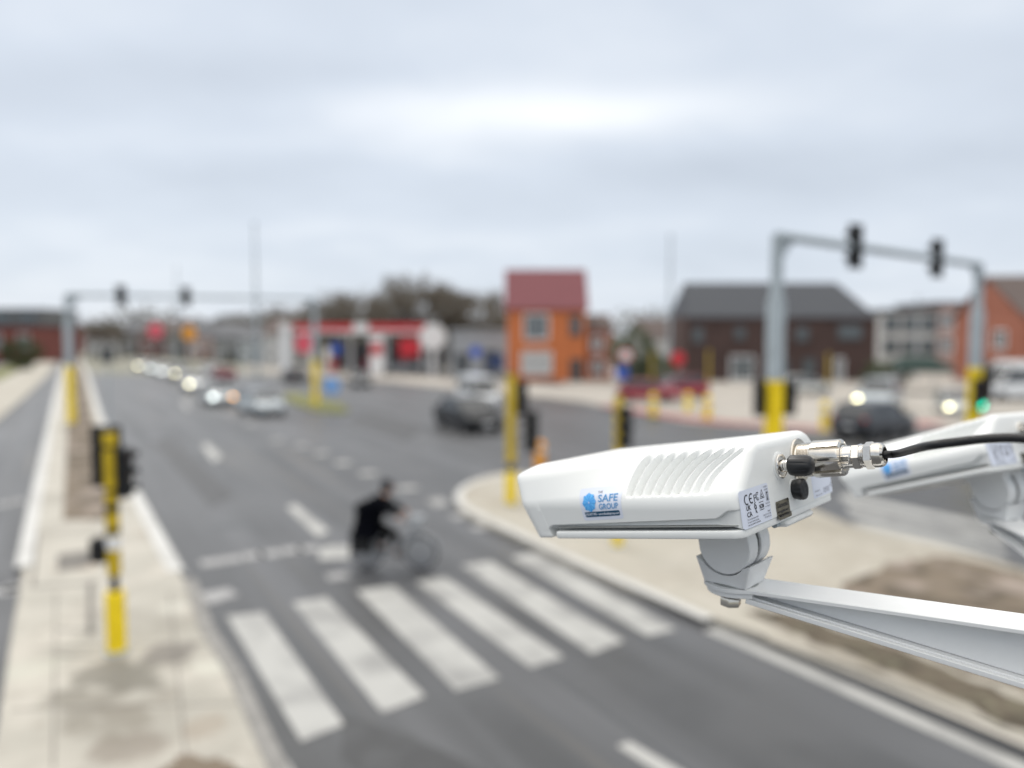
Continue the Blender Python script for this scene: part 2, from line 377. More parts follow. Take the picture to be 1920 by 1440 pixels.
# ------------------------------------------------------------------ ground, roads, paving
gm = MB(); gm.add([(-2500, -400, 0), (2500, -400, 0), (2500, 4500, 0), (-2500, 4500, 0)], [(0, 1, 2, 3)])
ground = gm.build('ground', M_['earth']); ground['kind'] = 'structure'
road = MB().add([(-60, -30, .010), (60, -30, .010), (95, 62, .010), (25, 74, .010), (-28, 92, .010), (-52, 95, .010), (-340, 560, .010), (-420, 560, .010), (-110, 60, .010)], [tuple(range(9))]).build('road', M_['asphalt']); road['kind'] = 'structure'
lft = [(-700, 1000), (-300, 800), (0, 713), (67, 680), (100, 659), (116, 645), (121, 645), (110, 672), (93, 700), (43, 747), (0, 783), (-300, 1040)]
raised('footpath', lft, .10, M_['slab2'])
sheet('grass_verge', [(-900, 880), (-300, 725), (0, 690), (60, 676), (67, 679), (0, 712), (-300, 798), (-700, 990)], .02, M_['grass'])
ml = [(-70, 1700), (-30, 1500), (0, 1330), (22, 1180), (45, 1060), (62, 950), (80, 850), (100, 760), (118, 690), (125, 655)]
mr = [(140, 655), (166, 700), (192, 790), (225, 865), (262, 940), (345, 1085), (375, 1180), (425, 1260), (485, 1400), (540, 1520), (620, 1700)]
raised('central_reservation', ml + mr, .12, M_['slab'])
sheet('planting_strip', [(118, 975), (202, 975), (196, 900), (178, 800), (158, 700), (142, 664), (132, 664), (130, 700), (126, 800), (122, 900)], .125, M_['soil'])
cj = M_['cj'] = mat('dirty slab joint', (.17, .16, .145), .9, var=.2)
for l, w in (([(70, 1000), (190, 985)], .05), ([(70, 1000), (60, 1100)], .06), ([(60, 1100), (190, 1092)], .10), ([(170, 1090), (170, 1190)], .09), ([(108, 1180), (180, 1182)], .05), ([(105, 1228), (180, 1232)], .05), ):
    band('paving_joint', l, w, .125, cj)
sheet('dirt_patch', ragged([(300, 1445), (345, 1415), (420, 1425), (480, 1460), (430, 1500), (330, 1500)], 5), .127, M_['soil'])
sheet('inspection_cover', [(108, 1040), (175, 1030), (168, 1062), (108, 1072)], .127, M_['cj'])
band('kerbstone', curve_pts([(44, 1062), (66, 940), (88, 830), (105, 745), (119, 682)]), .30, .128, M_['kerb'])
band('kerbstone', curve_pts([(330, 1070), (253, 925), (220, 850), (187, 780), (163, 700), (148, 668)]), .30, .128, M_['kerb'])
band('gutter', [(355, 1085), (388, 1180), (440, 1262), (503, 1400), (560, 1520)], .22, .018, mat('grey gutter stones', (.24, .235, .225), .85, var=.2, scale=3))
# corner island and paving on the right
nose = [(852, 935), (862, 915), (885, 900), (925, 889), (960, 884), (1150, 896), (1350, 915), (1500, 945), (1600, 985), (1760, 1020), (1870, 1052), (2000, 1090), (2700, 1290)]
low = [(2700, 1750), (2100, 1462), (1920, 1382), (1620, 1252), (1345, 1160), (1180, 1100), (1060, 1048), (960, 1000), (900, 975), (866, 955)]
raised('corner_paving', nose + low, .12, M_['slab2'])
band('kerbstone', curve_pts([(960, 892), (905, 899), (872, 912), (860, 932), (878, 953), (960, 994), (1060, 1041), (1180, 1093), (1330, 1160)]), .22, .128, M_['kerb'])
sheet('planting_strip', ragged([(1585, 1092), (1690, 1052), (1765, 1042), (1860, 1060), (1990, 1098), (2500, 1240), (2500, 1500), (2000, 1330), (1760, 1240), (1560, 1165)], 7), .125, M_['soil'])
M_['soild'] = multi('dark damp soil', [(0, 0, (.105, .085, .06), 0, 0, 0), (2, (1, 1, 1), (.055, .045, .03), .46, .58, .9), (5, (1, 1, 1), (.16, .15, .10), .54, .66, .8)], rough=.95, bump=.8)
sheet('dirt_patch', ragged([(1395, 1142), (1480, 1150), (1620, 1195), (1760, 1245), (1920, 1318), (2100, 1400), (2500, 1590), (2480, 1640), (2080, 1450), (1920, 1372), (1740, 1288), (1600, 1232), (1480, 1185)], 5, seed=3), .1275, M_['soild'])
band('paving_strip', [(1440, 1196), (1700, 1302), (1920, 1394), (2300, 1560)], .12, .131, M_['slab'])
# far side paving
far = [(430, 668), (470, 690), (540, 702), (640, 708), (740, 716), (850, 728), (1000, 742), (1090, 752), (1180, 772), (1300, 792), (1440, 802), (1580, 812), (1760, 800), (2000, 806), (2600, 830), (2700, 668), (1600, 655), (700, 655)]
raised('far_pavement', far, .12, mat('light paving', (.36, .335, .30), .85, var=.18, scale=.15))
band('cycle_path', curve_pts([(1140, 760), (1230, 776), (1340, 790), (1440, 796), (1580, 803), (1760, 791)]), 1.5, .128, M_['redpath'])
raised('grass_island', [(528, 742), (545, 736), (590, 742), (640, 757), (655, 768), (640, 773), (600, 770), (556, 758)], .12, M_['grass'])
sheet('side_street', [(700, 690), (940, 705), (1050, 716), (1060, 724), (940, 716), (700, 700)], .133, M_['asphalt'])

def mark(name, pts, m='marking', z=.016): return sheet(name, pts, z, M_[m], road)
for q in ([(425, 1155), (495, 1148), (645, 1358), (565, 1390)], [(548, 1130), (612, 1120), (797, 1305), (717, 1337)], [(668, 1108), (738, 1098), (937, 1272), (855, 1295)],
          [(778, 1090), (832, 1080), (1057, 1232), (995, 1252)], [(865, 1060), (920, 1052), (1170, 1202), (1110, 1225)], [(958, 1045), (1005, 1035), (1268, 1180), (1215, 1192)]):
    mark('zebra_stripe', q)
band('edge_line', [(1330, 1179), (1500, 1253), (1700, 1343), (1900, 1432), (2300, 1612)], .26, .016, M_['marking'], road)
mark('lane_dash', [(378, 836), (390, 831), (416, 858), (400, 866)]); mark('lane_dash', [(538, 951), (553, 945), (617, 996), (597, 1007)])
mark('lane_dash', [(1156, 1398), (1180, 1390), (1290, 1452), (1262, 1466)]); mark('lane_dash', [(494, 1410), (524, 1404), (575, 1480), (540, 1490)])
mark('lane_dash', [(338, 752), (347, 750), (358, 765), (348, 768)], 'marking_dull'); mark('lane_dash', [(372, 1112), (430, 1103), (448, 1116), (392, 1132)], 'marking_dull')
for l in ([(20, 1330), (450, 1318)], [(105, 1110), (100, 1440)], [(318, 1110), (350, 1440)], [(60, 1215), (400, 1205)]): band('paving_joint', l, .02, .125, cj)
pm_ = multi('darker asphalt repair', [(0, 0, (.034, .035, .037), 0, 0, 0), (2, (1, 1, 1), (.055, .057, .060), .45, .65, .8)], rough=.55)
sheet('asphalt_patch', [(640, 1340), (760, 1375), (900, 1440), (1000, 1500), (820, 1560), (640, 1420)], .0135, pm_, road)
sheet('asphalt_patch', [(285, 830), (320, 820), (440, 930), (395, 950)], .0135, pm_, road)
sheet('asphalt_patch', [(700, 770), (800, 800), (760, 830), (640, 790)], .0135, pm_, road)
band('road_seam', [(360, 790), (520, 905), (760, 1075), (1100, 1310), (1300, 1450), (1500, 1590)], .05, .0138, M_['darkgrey'], road)
for (x, y) in ((430, 985),):
    c = G(x, y, .0145); MB().add([c + Vector((.32 * math.cos(R(a)), .32 * math.sin(R(a)), 0)) for a in range(0, 360, 15)], [tuple(range(24))]).build('manhole_cover', M_['darkgrey'], road)
def sq(px, py, s=.5, m='marking_dull', ang=0.5):
    c = G(px, py, .016); c1, s1 = math.cos(ang) * s / 2, math.sin(ang) * s / 2
    o = MB().add([c + Vector(v) for v in ((c1 - s1, s1 + c1, 0), (-c1 - s1, -s1 + c1, 0), (-c1 + s1, -s1 - c1, 0), (c1 + s1, s1 - c1, 0))], [(0, 1, 2, 3)]).build('guide_square', M_[m], road)
for (x, y) in ((470, 795), (520, 825), (565, 836), (602, 850), (643, 868), (690, 887), (765, 915), (430, 775), (395, 757)): sq(x, y, .55, 'marking')
for (x, y) in ((398, 1054), (430, 1049), (475, 1041), (505, 1038), (548, 1031), (578, 1029), (825, 945), (862, 968), (902, 988), (10, 945), (30, 940), (12, 1108), (34, 1100)): sq(x, y, .45)
mark('guide_square', [(596, 1036), (608, 1024), (655, 1022), (655, 1047), (600, 1049)]); sq(632, 1080, .4); sq(818, 938, .5, 'marking'); sq(335, 1075, .3)
for k in range(4):      # zebra on the side arm, beyond the corner paving
    y0 = 925 + k * 24
    mark('zebra_stripe', [(1580 + 12 * k, y0), (1880, y0 + 62), (1890, y0 + 76), (1575 + 12 * k, y0 + 12)])

# ------------------------------------------------------------------ street furniture
M_['yellow2'] = mat('darker yellow pole paint', (.60, .42, .008), .5, var=.15, scale=5)  # deeper yellow for the upper pole than for its sleeve
def signal_head(parent, c, rz, n=3, lit=None, s=1.0, plate=False, vis='black'):
    T = Matrix.Translation(c) @ Matrix.Rotation(rz, 4, 'Z') @ Matrix.Scale(s, 4)   # faces local -Y
    h = .30 * n
    mb = MB().at(T)
    for k in range(n):
        mb.box((0, .0, h / 2 - .15 - .30 * k), (.29, .20, .295), .02)
    if plate: mb.box((0, .03, 0), (.52, .02, h + .22), .004)
    mb.box((0, .13, .0), (.06, .08, .06))
    hd = mb.build('signal_head', M_['black'], parent)
    for k in range(n):
        z = h / 2 - .15 - .30 * k
        key = ('lensr', 'lensa', 'lensg')[k if n == 3 else (0, 2)[k]]
        if lit == k: key = 'greenlamp' if k == n - 1 else 'tailon'
        L = Matrix.Translation((0, -.105, z)) @ Matrix.Rotation(-PI / 2, 4, 'Z')
        MB().at(T).lathe([(0, .10), (.008, .095), (.014, .06), (.016, .001)], 16, L).build('lens', M_[key], hd, 40)
        v = MB().at(T); N = 12
        vs = []
        for j in range(N + 1):
            a = R(-20) + R(220) * j / N
            for (yy, rr) in ((-.10, .112), (-.27 + .06 * abs(math.cos(a)), .112)): vs.append((rr * math.cos(a), yy, z + rr * math.sin(a)))
            for (yy, rr) in ((-.27 + .06 * abs(math.cos(a)), .106), (-.10, .106)): vs.append((rr * math.cos(a), yy, z + rr * math.sin(a)))
        v.add(vs, [(4 * j + a, 4 * j + (a + 1) % 4, 4 * j + 4 + (a + 1) % 4, 4 * j + 4 + a) for j in range(N) for a in range(4)])
        v.build('visor', M_['black'], hd)
    return hd

def signal_pole(px, py, h, label, heads, rbase=.10, rtop=.08, group='yellow poles with signal heads', sleeve=.9, neck=True, box=True, hs=1.0):
    p = G(px, py, .12); t = empty('traffic_signal', p); tag(t, label, 'traffic signal', group)
    MB().lathe([(0, .17), (.03, .17), (.035, .15)], 20, Matrix.Rotation(-PI / 2, 4, 'Y')).build('base_plate', M_['galv'], t, 40)
    MB().lathe([(0.03, rbase), (sleeve - .05, rbase), (sleeve, rbase * .9)], 20, Matrix.Rotation(-PI / 2, 4, 'Y')).build('sleeve', M_['yellow'], t, 40)
    if neck: MB().tube((0, 0, sleeve), (0, 0, sleeve + .26), rtop * .62, n=16).build('neck', M_['black'], t, 40)
    z0 = sleeve + (.25 if neck else 0)
    MB().tube((0, 0, z0), (0, 0, h), rtop, n=20).build('pole', M_['yellow2'], t, 40)
    MB().lathe([(h, rtop), (h + .03, rtop * .9), (h + .05, rtop * .4)], 16, Matrix.Rotation(-PI / 2, 4, 'Y')).build('cap', M_['black'], t, 40)
    if box:
        b = MB().box((-.20, 0, 1.50), (.22, .20, .36), .03); b.build('push_button_box', M_['black'], t)
        MB().tube((0, 0, 1.52), (0, 0, 1.72), rtop * 1.03, n=20).build('band', M_['white'], t, 40)
        for zz, hh_ in ((1.75, .08), (2.07, .11), (2.35, .05), (2.97, .05)): MB().tube((0, 0, zz), (0, 0, zz + hh_), rtop * 1.03, n=20).build('band', M_['black'], t, 40)
    for (dx, dy, z, rz, n, lit, pl) in heads:
        signal_head(t, (dx, dy, z), rz, n, lit, hs, plate=pl)
    if heads:
        zs = [x[2] for x in heads]
        b = MB()
        for (dx, dy, z, rz, n, lit, pl) in heads:
            for q in (-.3, .3): b.tube((0, 0, z + q), (dx, dy, z + q), .022, n=8)
        b.build('bracket', M_['black'], t)
    return t
signal_pole(219, 1222, 3.22, 'yellow signal pole with black heads standing on the dirty central paving, nearest on the left', [(-.15, .20, 2.84, R(190), 3, None, True), (.17, .04, 2.62, R(90), 3, None, False)], rbase=.135, rtop=.095, hs=.80)
signal_pole(958, 945, 3.55, 'yellow signal pole on the rounded nose of the corner paving, left of the white device', [(.30, .05, 2.9, R(190), 3, None, False), (.55, -.12, 2.0, R(230), 3, None, True)], rbase=.16, rtop=.13, box=False)
signal_pole(1158, 1024, 3.30, 'yellow signal pole rising behind the middle of the nearer white device', [(.16, -.08, 2.62, R(250), 3, None, False)], rbase=.12, rtop=.10, box=False)

def gantry(p0, p1, ztop, h0, h1, rp, label, ylw, hs, hb=1.0, lit=None, extra=None):
    p0 = Vector(p0); p1 = Vector(p1); t = empty('signal_gantry', p0); tag(t, label, 'signal gantry', 'steel gantries carrying signals over the roads')
    d = p1 - p0; d.z = 0; ln = d.length; ex = d.normalized(); rz = math.atan2(ex.y, ex.x)
    Rz = Matrix.Rotation(rz, 4, 'Z')
    for k, (x, zt) in enumerate(((0, h0), (ln, h1))):
        q = Rz @ Vector((x, 0, 0)); X = Matrix.Translation(q) @ Matrix.Rotation(-PI / 2, 4, 'Y')
        MB().lathe([(0, rp * 1.7), (.04, rp * 1.7), (.05, rp)], 20, X).build('base_plate', M_['galv'], t, 40)
        po = MB().lathe([(.05, rp), (zt * .77, rp), (zt * .79, rp * .72), (zt, rp * .66)], 24, X).build('pole', M_['galv'], t, 40)
        MB().lathe([(.06, rp * 1.05), (ylw, rp * 1.05), (ylw + .01, rp * 1.0)], 24, X).build('yellow_sleeve', M_['yellow'], t, 40)
        MB().at(Matrix.Translation(q)).add([(0, -.03, zt), (0, .03, zt), (0, -.03, zt - .8), (0, .03, zt - .8)] + [tuple(Rz @ Vector(((.8 if k == 0 else -.8), s, zt))) for s in (-.03, .03)],
            [(0, 2, 4), (1, 5, 3), (2, 3, 5, 4)]).build('gusset', M_['galv'], t)
    b = MB().at(Rz).path([(0, 0, h0), (ln, 0, h1)], rp * .50, 16); b.build('beam', M_['galv'], t, 40)
    for (f, rr) in hs:
        z = h0 + (h1 - h0) * f; q = Rz @ Vector((ln * f, 0, z)); signal_head(t, q + Vector((0, -.05, .0)), rr, 3, None, hb, True)
    if extra:
        for (q, rr, n, li, s) in extra: signal_head(t, q, rr, n, li, s)
    return t
A0 = G(1447, 969); A1 = G(1822, 872)
gantry(A0, A1, 7.3, 7.25, 7.25, .225, 'nearer galvanised gantry with two black signals over the road at the right', 3.55, [(.30, R(205)), (.72, R(205))], 1.12,
       extra=[(Vector((-.42, -.1, 3.1)), R(160), 3, None, 1.0), (Vector((.42, .05, 3.1)), R(200), 3, None, 1.0), (A1 - A0 + Vector((-.02, -.32, 2.62)), R(16), 3, 2, 1.25), (A1 - A0 + Vector((.5, .1, 3.0)), R(200), 3, None, 1.2)])
B0 = G(134, 797); B1 = G(592, 760)
gantry(B0, B1, 6.9, 6.85, 7.2, .20, 'distant pale gantry spanning the long road at the left, above the queue of cars', 3.1, [(.18, R(215)), (.42, R(215))], 1.0)

def round_sign(px, base_y, zc, r, m, label, ring=None, cat='road sign', square=False, group='road signs on posts', name='road_sign', rz=0.0, post='galv'):
    p = G(px, base_y, .12); t = empty(name, p, rz); tag(t, label, cat, group)
    MB().tube((0, .05, 0), (0, .05, zc + r * .9), .04, n=10).build('post', M_[post], t, 40)
    X = Matrix.Rotation(-PI / 2, 4, 'Z')
    if square: MB().box((0, 0, zc), (2 * r, .03, 2 * r), .006).build('panel', M_[m], t)
    else:
        MB().at(Matrix.Translation((0, .02, zc)) @ X).lathe([(0, r), (.03, r)], 28).build('panel', M_[m], t, 40)
        if ring: MB().at(Matrix.Translation((0, -.012, zc)) @ X).lathe([(0, r * .72), (.004, r * .72)], 28).build('face', M_[ring], t, 40)
    MB().box((0, .035, zc), (.12, .03, .10)).build('clamp', M_['darkgrey'], t)
    return t
M_['navy'] = mat('navy sign paint', (.02, .04, .12), .5)
round_sign(892, 720, 3.1, .55, 'blue', 'round blue sign before the pale grey shed, above the white car')
round_sign(1270, 745, 2.9, .52, 'red', 'round red sign above the red cars', ring=None)
round_sign(1172, 740, 3.1, .50, 'red', 'round white sign with red rim right of the orange house', ring='white')
round_sign(1166, 752, 2.0, .42, 'blue', 'small square blue sign below and before the white round one', square=True)
round_sign(294, 705, 5.2, .85, 'pinkred', 'large red roadside sign above the queue, leftmost', group='tall signs beside the long road')
round_sign(357, 708, 4.9, .80, 'orange', 'orange roadside sign above the queue of cars', group='tall signs beside the long road')
round_sign(572, 752, 4.05, .68, 'pinkred', 'pink-red round sign beside the right foot of the far gantry', group='tall signs beside the long road')
round_sign(622, 768, 1.5, .55, 'paleblue', 'pale blue arrow sign low on the grass island', square=False)
round_sign(630, 700, 3.0, .60, 'blue', 'square blue sign before the fuel station', square=True)
round_sign(205, 800, 3.6, .35, 'darkgrey', 'dark narrow sign seen over the top of the nearest yellow pole', square=True)
round_sign(930, 722, 2.2, .7, 'navy', 'dark blue panel beside the left corner of the orange house', square=True)
# triangle-free tall white station totem
def bollard(px, py, h, r, label, m='yellow', group='short yellow bollards on the far paving'):
    p = G(px, py, .12); t = empty('bollard', p); tag(t, label, 'bollard', group)
    MB().lathe([(0, r), (h * .62, r), (h * .62, r * .97), (h * .78, r * .97), (h * .78, r), (h * .94, r), (h, r * .5)], 16, Matrix.Rotation(-PI / 2, 4, 'Y')).build('body', M_[m], t, 40)
    MB().lathe([(h * .64, r * 1.02), (h * .76, r * 1.02)], 16, Matrix.Rotation(-PI / 2, 4, 'Y')).build('reflective_band', M_['white'], t, 40)
bollard(1225, 780, 1.3, .22, 'yellow bollard before the red cars, left one')
bollard(1290, 770, 1.1, .22, 'yellow bollard close before the bonnet of the right red car')
bollard(1326, 785, 1.3, .22, 'yellow bollard right of the red cars')
bollard(1546, 806, 1.4, .20, 'yellow bollard just left of the dark car with a lit headlamp')
bollard(1012, 878, .95, .20, 'orange bollard behind the front tip of the nearer white device', 'orange', 'orange bollards')
MY = mat('dull yellow post paint', (.42, .30, .03), .6)
for px, zt, lb in ((1222, 3.4, 'yellow post between the hedge and the red sign'), (1328, 3.5, 'yellow post before the left part of the dark brick building'), (1552, 3.2, 'yellow post before the right part of the dark brick building')):
    p = G(px, 738, .12); t = empty('yellow_post', p); tag(t, lb, 'post', 'thin yellow posts on the far paving')
    MB().tube((0, 0, 0), (0, 0, zt), .10, n=12).build('pole', MY, t, 40)
def mast(px, base, ytop, r, label, arm=1.5):
    p = G(px, base); d = (p - CAM).dot(FW); h = U(px, ytop, d).z; t = empty('lighting_mast', p); tag(t, label, 'lamp post', 'tall thin lighting masts')
    MB().lathe([(0, r * 1.6), (.05, r * 1.6), (.06, r), (h * .3, r * .95), (h, r * .45)], 14, Matrix.Rotation(-PI / 2, 4, 'Y')).build('pole', M_['galv'], t, 40)
    MB().tube((0, 0, h), (0, 0, h + .3), r * .7, r * .5).build('cap', M_['darkgrey'], t, 40)
mast(483, 712, 425, .17, 'tall pale lighting mast behind the far gantry, tallest on the left')
mast(336, 690, 505, .14, 'slender lighting mast farthest along the road')
mast(1254, 722, 448, .16, 'lighting mast between the orange house and dark brick building')
mast(1716, 716, 560, .12, 'short lighting mast right of the dark brick building')

# ------------------------------------------------------------------ vehicles
def paint(name, col, rough=.3): return mat(name, col, rough, coat=(.2 if max(col) < .1 else .6), spec=.5, var=.04, scale=2)
M_['lampoff'] = mat('smoked unlit lamp', (.06, .065, .07), .3)
P_ = dict(darkc=mat('black lacquered car paint', (.005, .006, .008), .38, coat=.08, spec=.35), silver=paint('silver car paint', (.42, .47, .50)), black=paint('black car paint', (.010, .012, .015)), white=paint('white car paint', (.72, .74, .76)), red=paint('red car paint', (.32, .015, .03)),
          grey=paint('dark grey car paint', (.030, .033, .040)), blue=paint('dark blue car paint', (.03, .05, .11)), mid=paint('mid grey car paint', (.20, .215, .23)), beige=paint('pale car paint', (.55, .56, .54)))
KIND = dict(
    hatch=dict(L=4.2, W=1.78, st=[(-2.1, .55, .78), (-2.0, .88, .95), (-1.4, .89, .97), (0, .89, .93), (.9, .89, .91), (1.6, .86, .80), (1.98, .76, .66), (2.1, .55, .55)], gh=[(-1.95, .93), (-1.55, 1.40), (-.6, 1.47), (.25, 1.42), (1.05, .90)]),
    sedan=dict(L=4.6, W=1.80, st=[(-2.3, .6, .85), (-2.2, .88, 1.0), (-1.4, .90, 1.0), (0, .90, .95), (.9, .90, .93), (1.75, .87, .82), (2.18, .78, .68), (2.3, .55, .55)], gh=[(-1.75, .98), (-1.0, 1.38), (-.2, 1.44), (.45, 1.38), (1.2, .92)]),
    suv=dict(L=4.5, W=1.86, st=[(-2.25, .6, .95), (-2.15, .92, 1.1), (-1.4, .93, 1.1), (0, .93, 1.05), (.95, .93, 1.03), (1.75, .9, .96), (2.15, .82, .8), (2.25, .6, .65)], gh=[(-2.1, 1.08), (-1.75, 1.6), (-.6, 1.68), (.3, 1.62), (1.1, 1.02)]),
    van=dict(L=5.4, W=2.0, st=[(-2.7, .95, 1.3), (-2.65, .99, 1.35), (-1.4, 1.0, 1.35), (0, 1.0, 1.3), (1.6, 1.0, 1.2), (2.2, .96, 1.05), (2.6, .86, .85), (2.7, .7, .6)], gh=[(-2.66, 1.33), (-2.6, 2.3), (-.6, 2.42), (1.1, 2.3), (2.1, 1.08)]))
def make_car(kind, col, loc, heading, label, lamps='headoff', group='cars on the road', cat='car', tails='tail', left_lamp=None):
    K = KIND[kind]; t = empty('parked_car' if 'parked' in label else ('van' if kind == 'van' else 'car'), loc, heading); tag(t, label, cat, group)
    pm = P_[col]; zb = .22
    # lower body loft
    vs = []; n = 12; st = K['st']
    den = []
    for i in range(len(st) - 1):
        for k in range(4):
            f = k / 4; den.append(tuple(st[i][j] * (1 - f) + st[i + 1][j] * f for j in range(3)))
    den.append(st[-1])
    for (x, w, zt) in den:
        e = max(0, abs(x) / (K['L'] / 2) - .86) / .14; z0 = zb + .10 * e; mid = (z0 + zt) / 2
        for (a, b) in ((-.82, 0), (-1, .12), (-1.02, .45), (-.99, .72), (-.93, .93), (-.7, 1.0), (.7, 1.0), (.93, .93), (.99, .72), (1.02, .45), (1, .12), (.82, 0)):
            vs.append((x, a * w, z0 + (zt - z0) * b))
    m = len(den)
    fs = [(k * n + i, (k + 1) * n + i, (k + 1) * n + (i + 1) % n, k * n + (i + 1) % n) for k in range(m - 1) for i in range(n)] + [tuple(range(n)), tuple(range((m - 1) * n, m * n))[::-1]]
    body = MB().add(vs, fs).build('body', pm, t, 35)
    # greenhouse
    gh = K['gh']; w0 = K['W'] / 2 * .93; w1 = K['W'] / 2 * .74; zmin = min(p[1] for p in gh); zmax = max(p[1] for p in gh)
    def hw(z): return w0 + (w1 - w0) * max(0, (z - zmin) / (zmax - zmin))
    vs = []; g = len(gh)
    for (x, z) in gh: vs += [(x, -hw(z), z), (x, hw(z), z)]
    vs += [(gh[0][0], -w0, zmin - .08), (gh[0][0], w0, zmin - .08), (gh[-1][0], -w0, zmin - .08), (gh[-1][0], w0, zmin - .08)]
    fs = [(2 * i, 2 * i + 1, 2 * i + 3, 2 * i + 2) for i in range(g - 1)]
    fs += [tuple([2 * i for i in range(g)] + [2 * g + 2, 2 * g]), tuple([2 * i + 1 for i in range(g)] + [2 * g + 3, 2 * g + 1])[::-1]]
    MB().add(vs, fs).build('windows', M_['glass'], t)
    r = MB()
    if kind == 'van':
        r.box((-.7, 0, (zmin + zmax) / 2 + .02), (3.8, 2 * w1 + .14, zmax - zmin - .02), .1)
    rp = gh[1:-1]; vs = []
    for (x, z) in rp: vs += [(x, -hw(z) - .012, z - .02), (x, -hw(z) * .9, z + .025), (x, hw(z) * .9, z + .025), (x, hw(z) + .012, z - .02)]
    r.add(vs, [(4 * i + j, 4 * i + (j + 1) % 4, 4 * i + 4 + (j + 1) % 4, 4 * i + 4 + j) for i in range(len(rp) - 1) for j in range(4)] + [(0, 1, 2, 3), tuple(range(len(vs) - 4, len(vs)))])
    for s in (-1, 1):                                        # pillars
        for a, b, w in ((gh[0], gh[1], .05), (gh[-1], gh[-2], .035)):
            r.tube((a[0], s * (hw(a[1]) + .0), a[1] - .03), (b[0], s * (hw(b[1])), b[1]), w, n=6)
        xm = (gh[1][0] + gh[-2][0]) / 2; r.tube((xm + .1, s * (w0 + .0), zmin - .03), (xm, s * hw(zmax - .04), zmax - .04), .04, n=6)
    r.build('roof', pm, t, 35)
    # wheels
    wr = .33 if kind != 'van' else .36
    for x in (-K['L'] / 2 + .78, K['L'] / 2 - .82):
        for s in (-1, 1):
            Mx = Matrix.Translation((x, s * (K['W'] / 2 - .11), wr)) @ Matrix.Rotation(PI / 2 * s, 4, 'Z')
            wh = MB().at(Mx).lathe([(-.11, wr * .7), (-.10, wr * .95), (-.06, wr), (.06, wr), (.10, wr * .95), (.112, wr * .68)], 20).build('wheel', M_['rubber'], t, 40)
            MB().at(Mx).lathe([(.09, wr * .66), (.118, wr * .66), (.105, wr * .5), (.112, .04), (.13, .03)], 20, None, lambda a, k: 1).build('rim', M_['rim'], wh, 40)
            MB().at(Mx).lathe([(-.115, wr * 1.14), (.085, wr * 1.14)], 20).build('wheel_arch', M_['black'], t, 40)
    xf = K['L'] / 2; zl = st[-2][2] * .93
    for s in (-1, 1):
        k = lamps if (s > 0 or left_lamp is None) else left_lamp
        MB().at(Matrix.Translation((xf - .13, s * st[-2][1] * .80, zl)) @ Matrix.Rotation(-s * .25, 4, 'Z') @ Matrix.Rotation(0, 4, 'Y')).ball((0, 0, 0), 1, 12, 8, (.10, .19, .085)).build('headlight', M_[k], t, 60)
        MB().box((-xf + .05, s * st[1][1] * .82, st[1][2] * .86), (.10, .24, .16), .03).build('taillight', M_[tails], t)
        MB().ball((gh[-1][0] - .12, s * (K['W'] / 2 + .06), zmin + .06), 1, 10, 6, (.06, .10, .065)).build('mirror', pm, t, 60)
    MB().box((xf - .06, 0, zl - .08), (.10, st[-2][1] * .95, .13), .03).build('grille', M_['black'], t)
    MB().box((xf - .05, 0, .36), (.12, st[-2][1] * 1.5, .14), .04).build('bumper', M_['black'], t)
    MB().box((xf + .02, 0, .43), (.02, .5, .11), .004).build('number_plate', M_['white'], t)
    MB().box((-xf + .0, 0, .62), (.03, .5, .11), .004).build('number_plate', M_['white'], t)
    MB().box((-xf + .06, 0, .36), (.14, st[1][1] * 1.7, .2), .04).build('bumper', M_['black'], t)
    return t
HD = math.atan2(-.866, .5)        # along the main road towards the camera
Q = 'queue of cars coming down the long road'
def on(px, py, dz=.012): p = G(px, py); return (p.x, p.y, dz)
make_car('hatch', 'silver', on(490, 776), HD + .12, 'pale silver hatchback leading the approach, alone before the queue', group=Q)
make_car('hatch', 'silver', on(409, 758), HD, 'pale blue-grey car with one white lamp and one amber lamp lit, first of the queue', 'heado', Q, left_lamp='headw')
make_car('hatch', 'white', on(364, 731), HD, 'pale car with lit creamy lamps, second in the queue', 'heady', Q)
make_car('suv', 'mid', on(337, 712), HD, 'grey high car with yellowish lamps, third in the queue', 'heady', Q)
make_car('hatch', 'white', on(311, 705), HD, 'white car with lit white lamps, fourth in the queue', 'headw', Q)
make_car('hatch', 'silver', on(290, 699), HD, 'silver car with white lamps, fifth in the queue', 'headw', Q)
make_car('hatch', 'beige', on(266, 693), HD, 'pale car with cream lamps at the tail of the queue', 'heady', Q)
make_car('hatch', 'red', on(420, 712), HD + PI, 'dark red car on the far lane beside the queue', 'headoff', 'cars driving away on the far lane')
make_car('sedan', 'white', on(392, 704), HD + PI, 'white car on the far lane, above the red one', 'headoff', 'cars driving away on the far lane')
make_car('hatch', 'black', on(552, 716), HD + PI, 'black car beyond the grass island', 'headoff', 'cars driving away on the far lane')
X_ = 'cars crossing the junction'
make_car('hatch', 'grey', on(676, 724), R(-75), 'dark grey car at the far kerb before the fuel station', group=X_)
bc = make_car('sedan', 'darkc', on(878, 804), R(-62), 'large black car crossing the junction, left of the orange house', 'lampoff', group=X_); bc.scale = (1.0, 1.12, 1.12)
bv = make_car('van', 'white', on(896, 762), R(-70), 'white people carrier close behind the large black car', group=X_); bv.scale = (.85, .9, .86)
make_car('suv', 'grey', on(1640, 818), R(35), 'dark grey high car seen from behind, right of the gantry foot', 'headoff', X_)
sv = make_car('suv', 'silver', on(1648, 772), R(-125), 'silver car with one cream headlamp lit, behind the dark grey high car', 'headoff', X_, left_lamp='heady'); sv.scale = (1.15, 1.15, 1.25)
make_car('hatch', 'beige', on(1790, 778), R(-110), 'pale car with cream headlamps between the dark car and the white van', 'heady', X_)
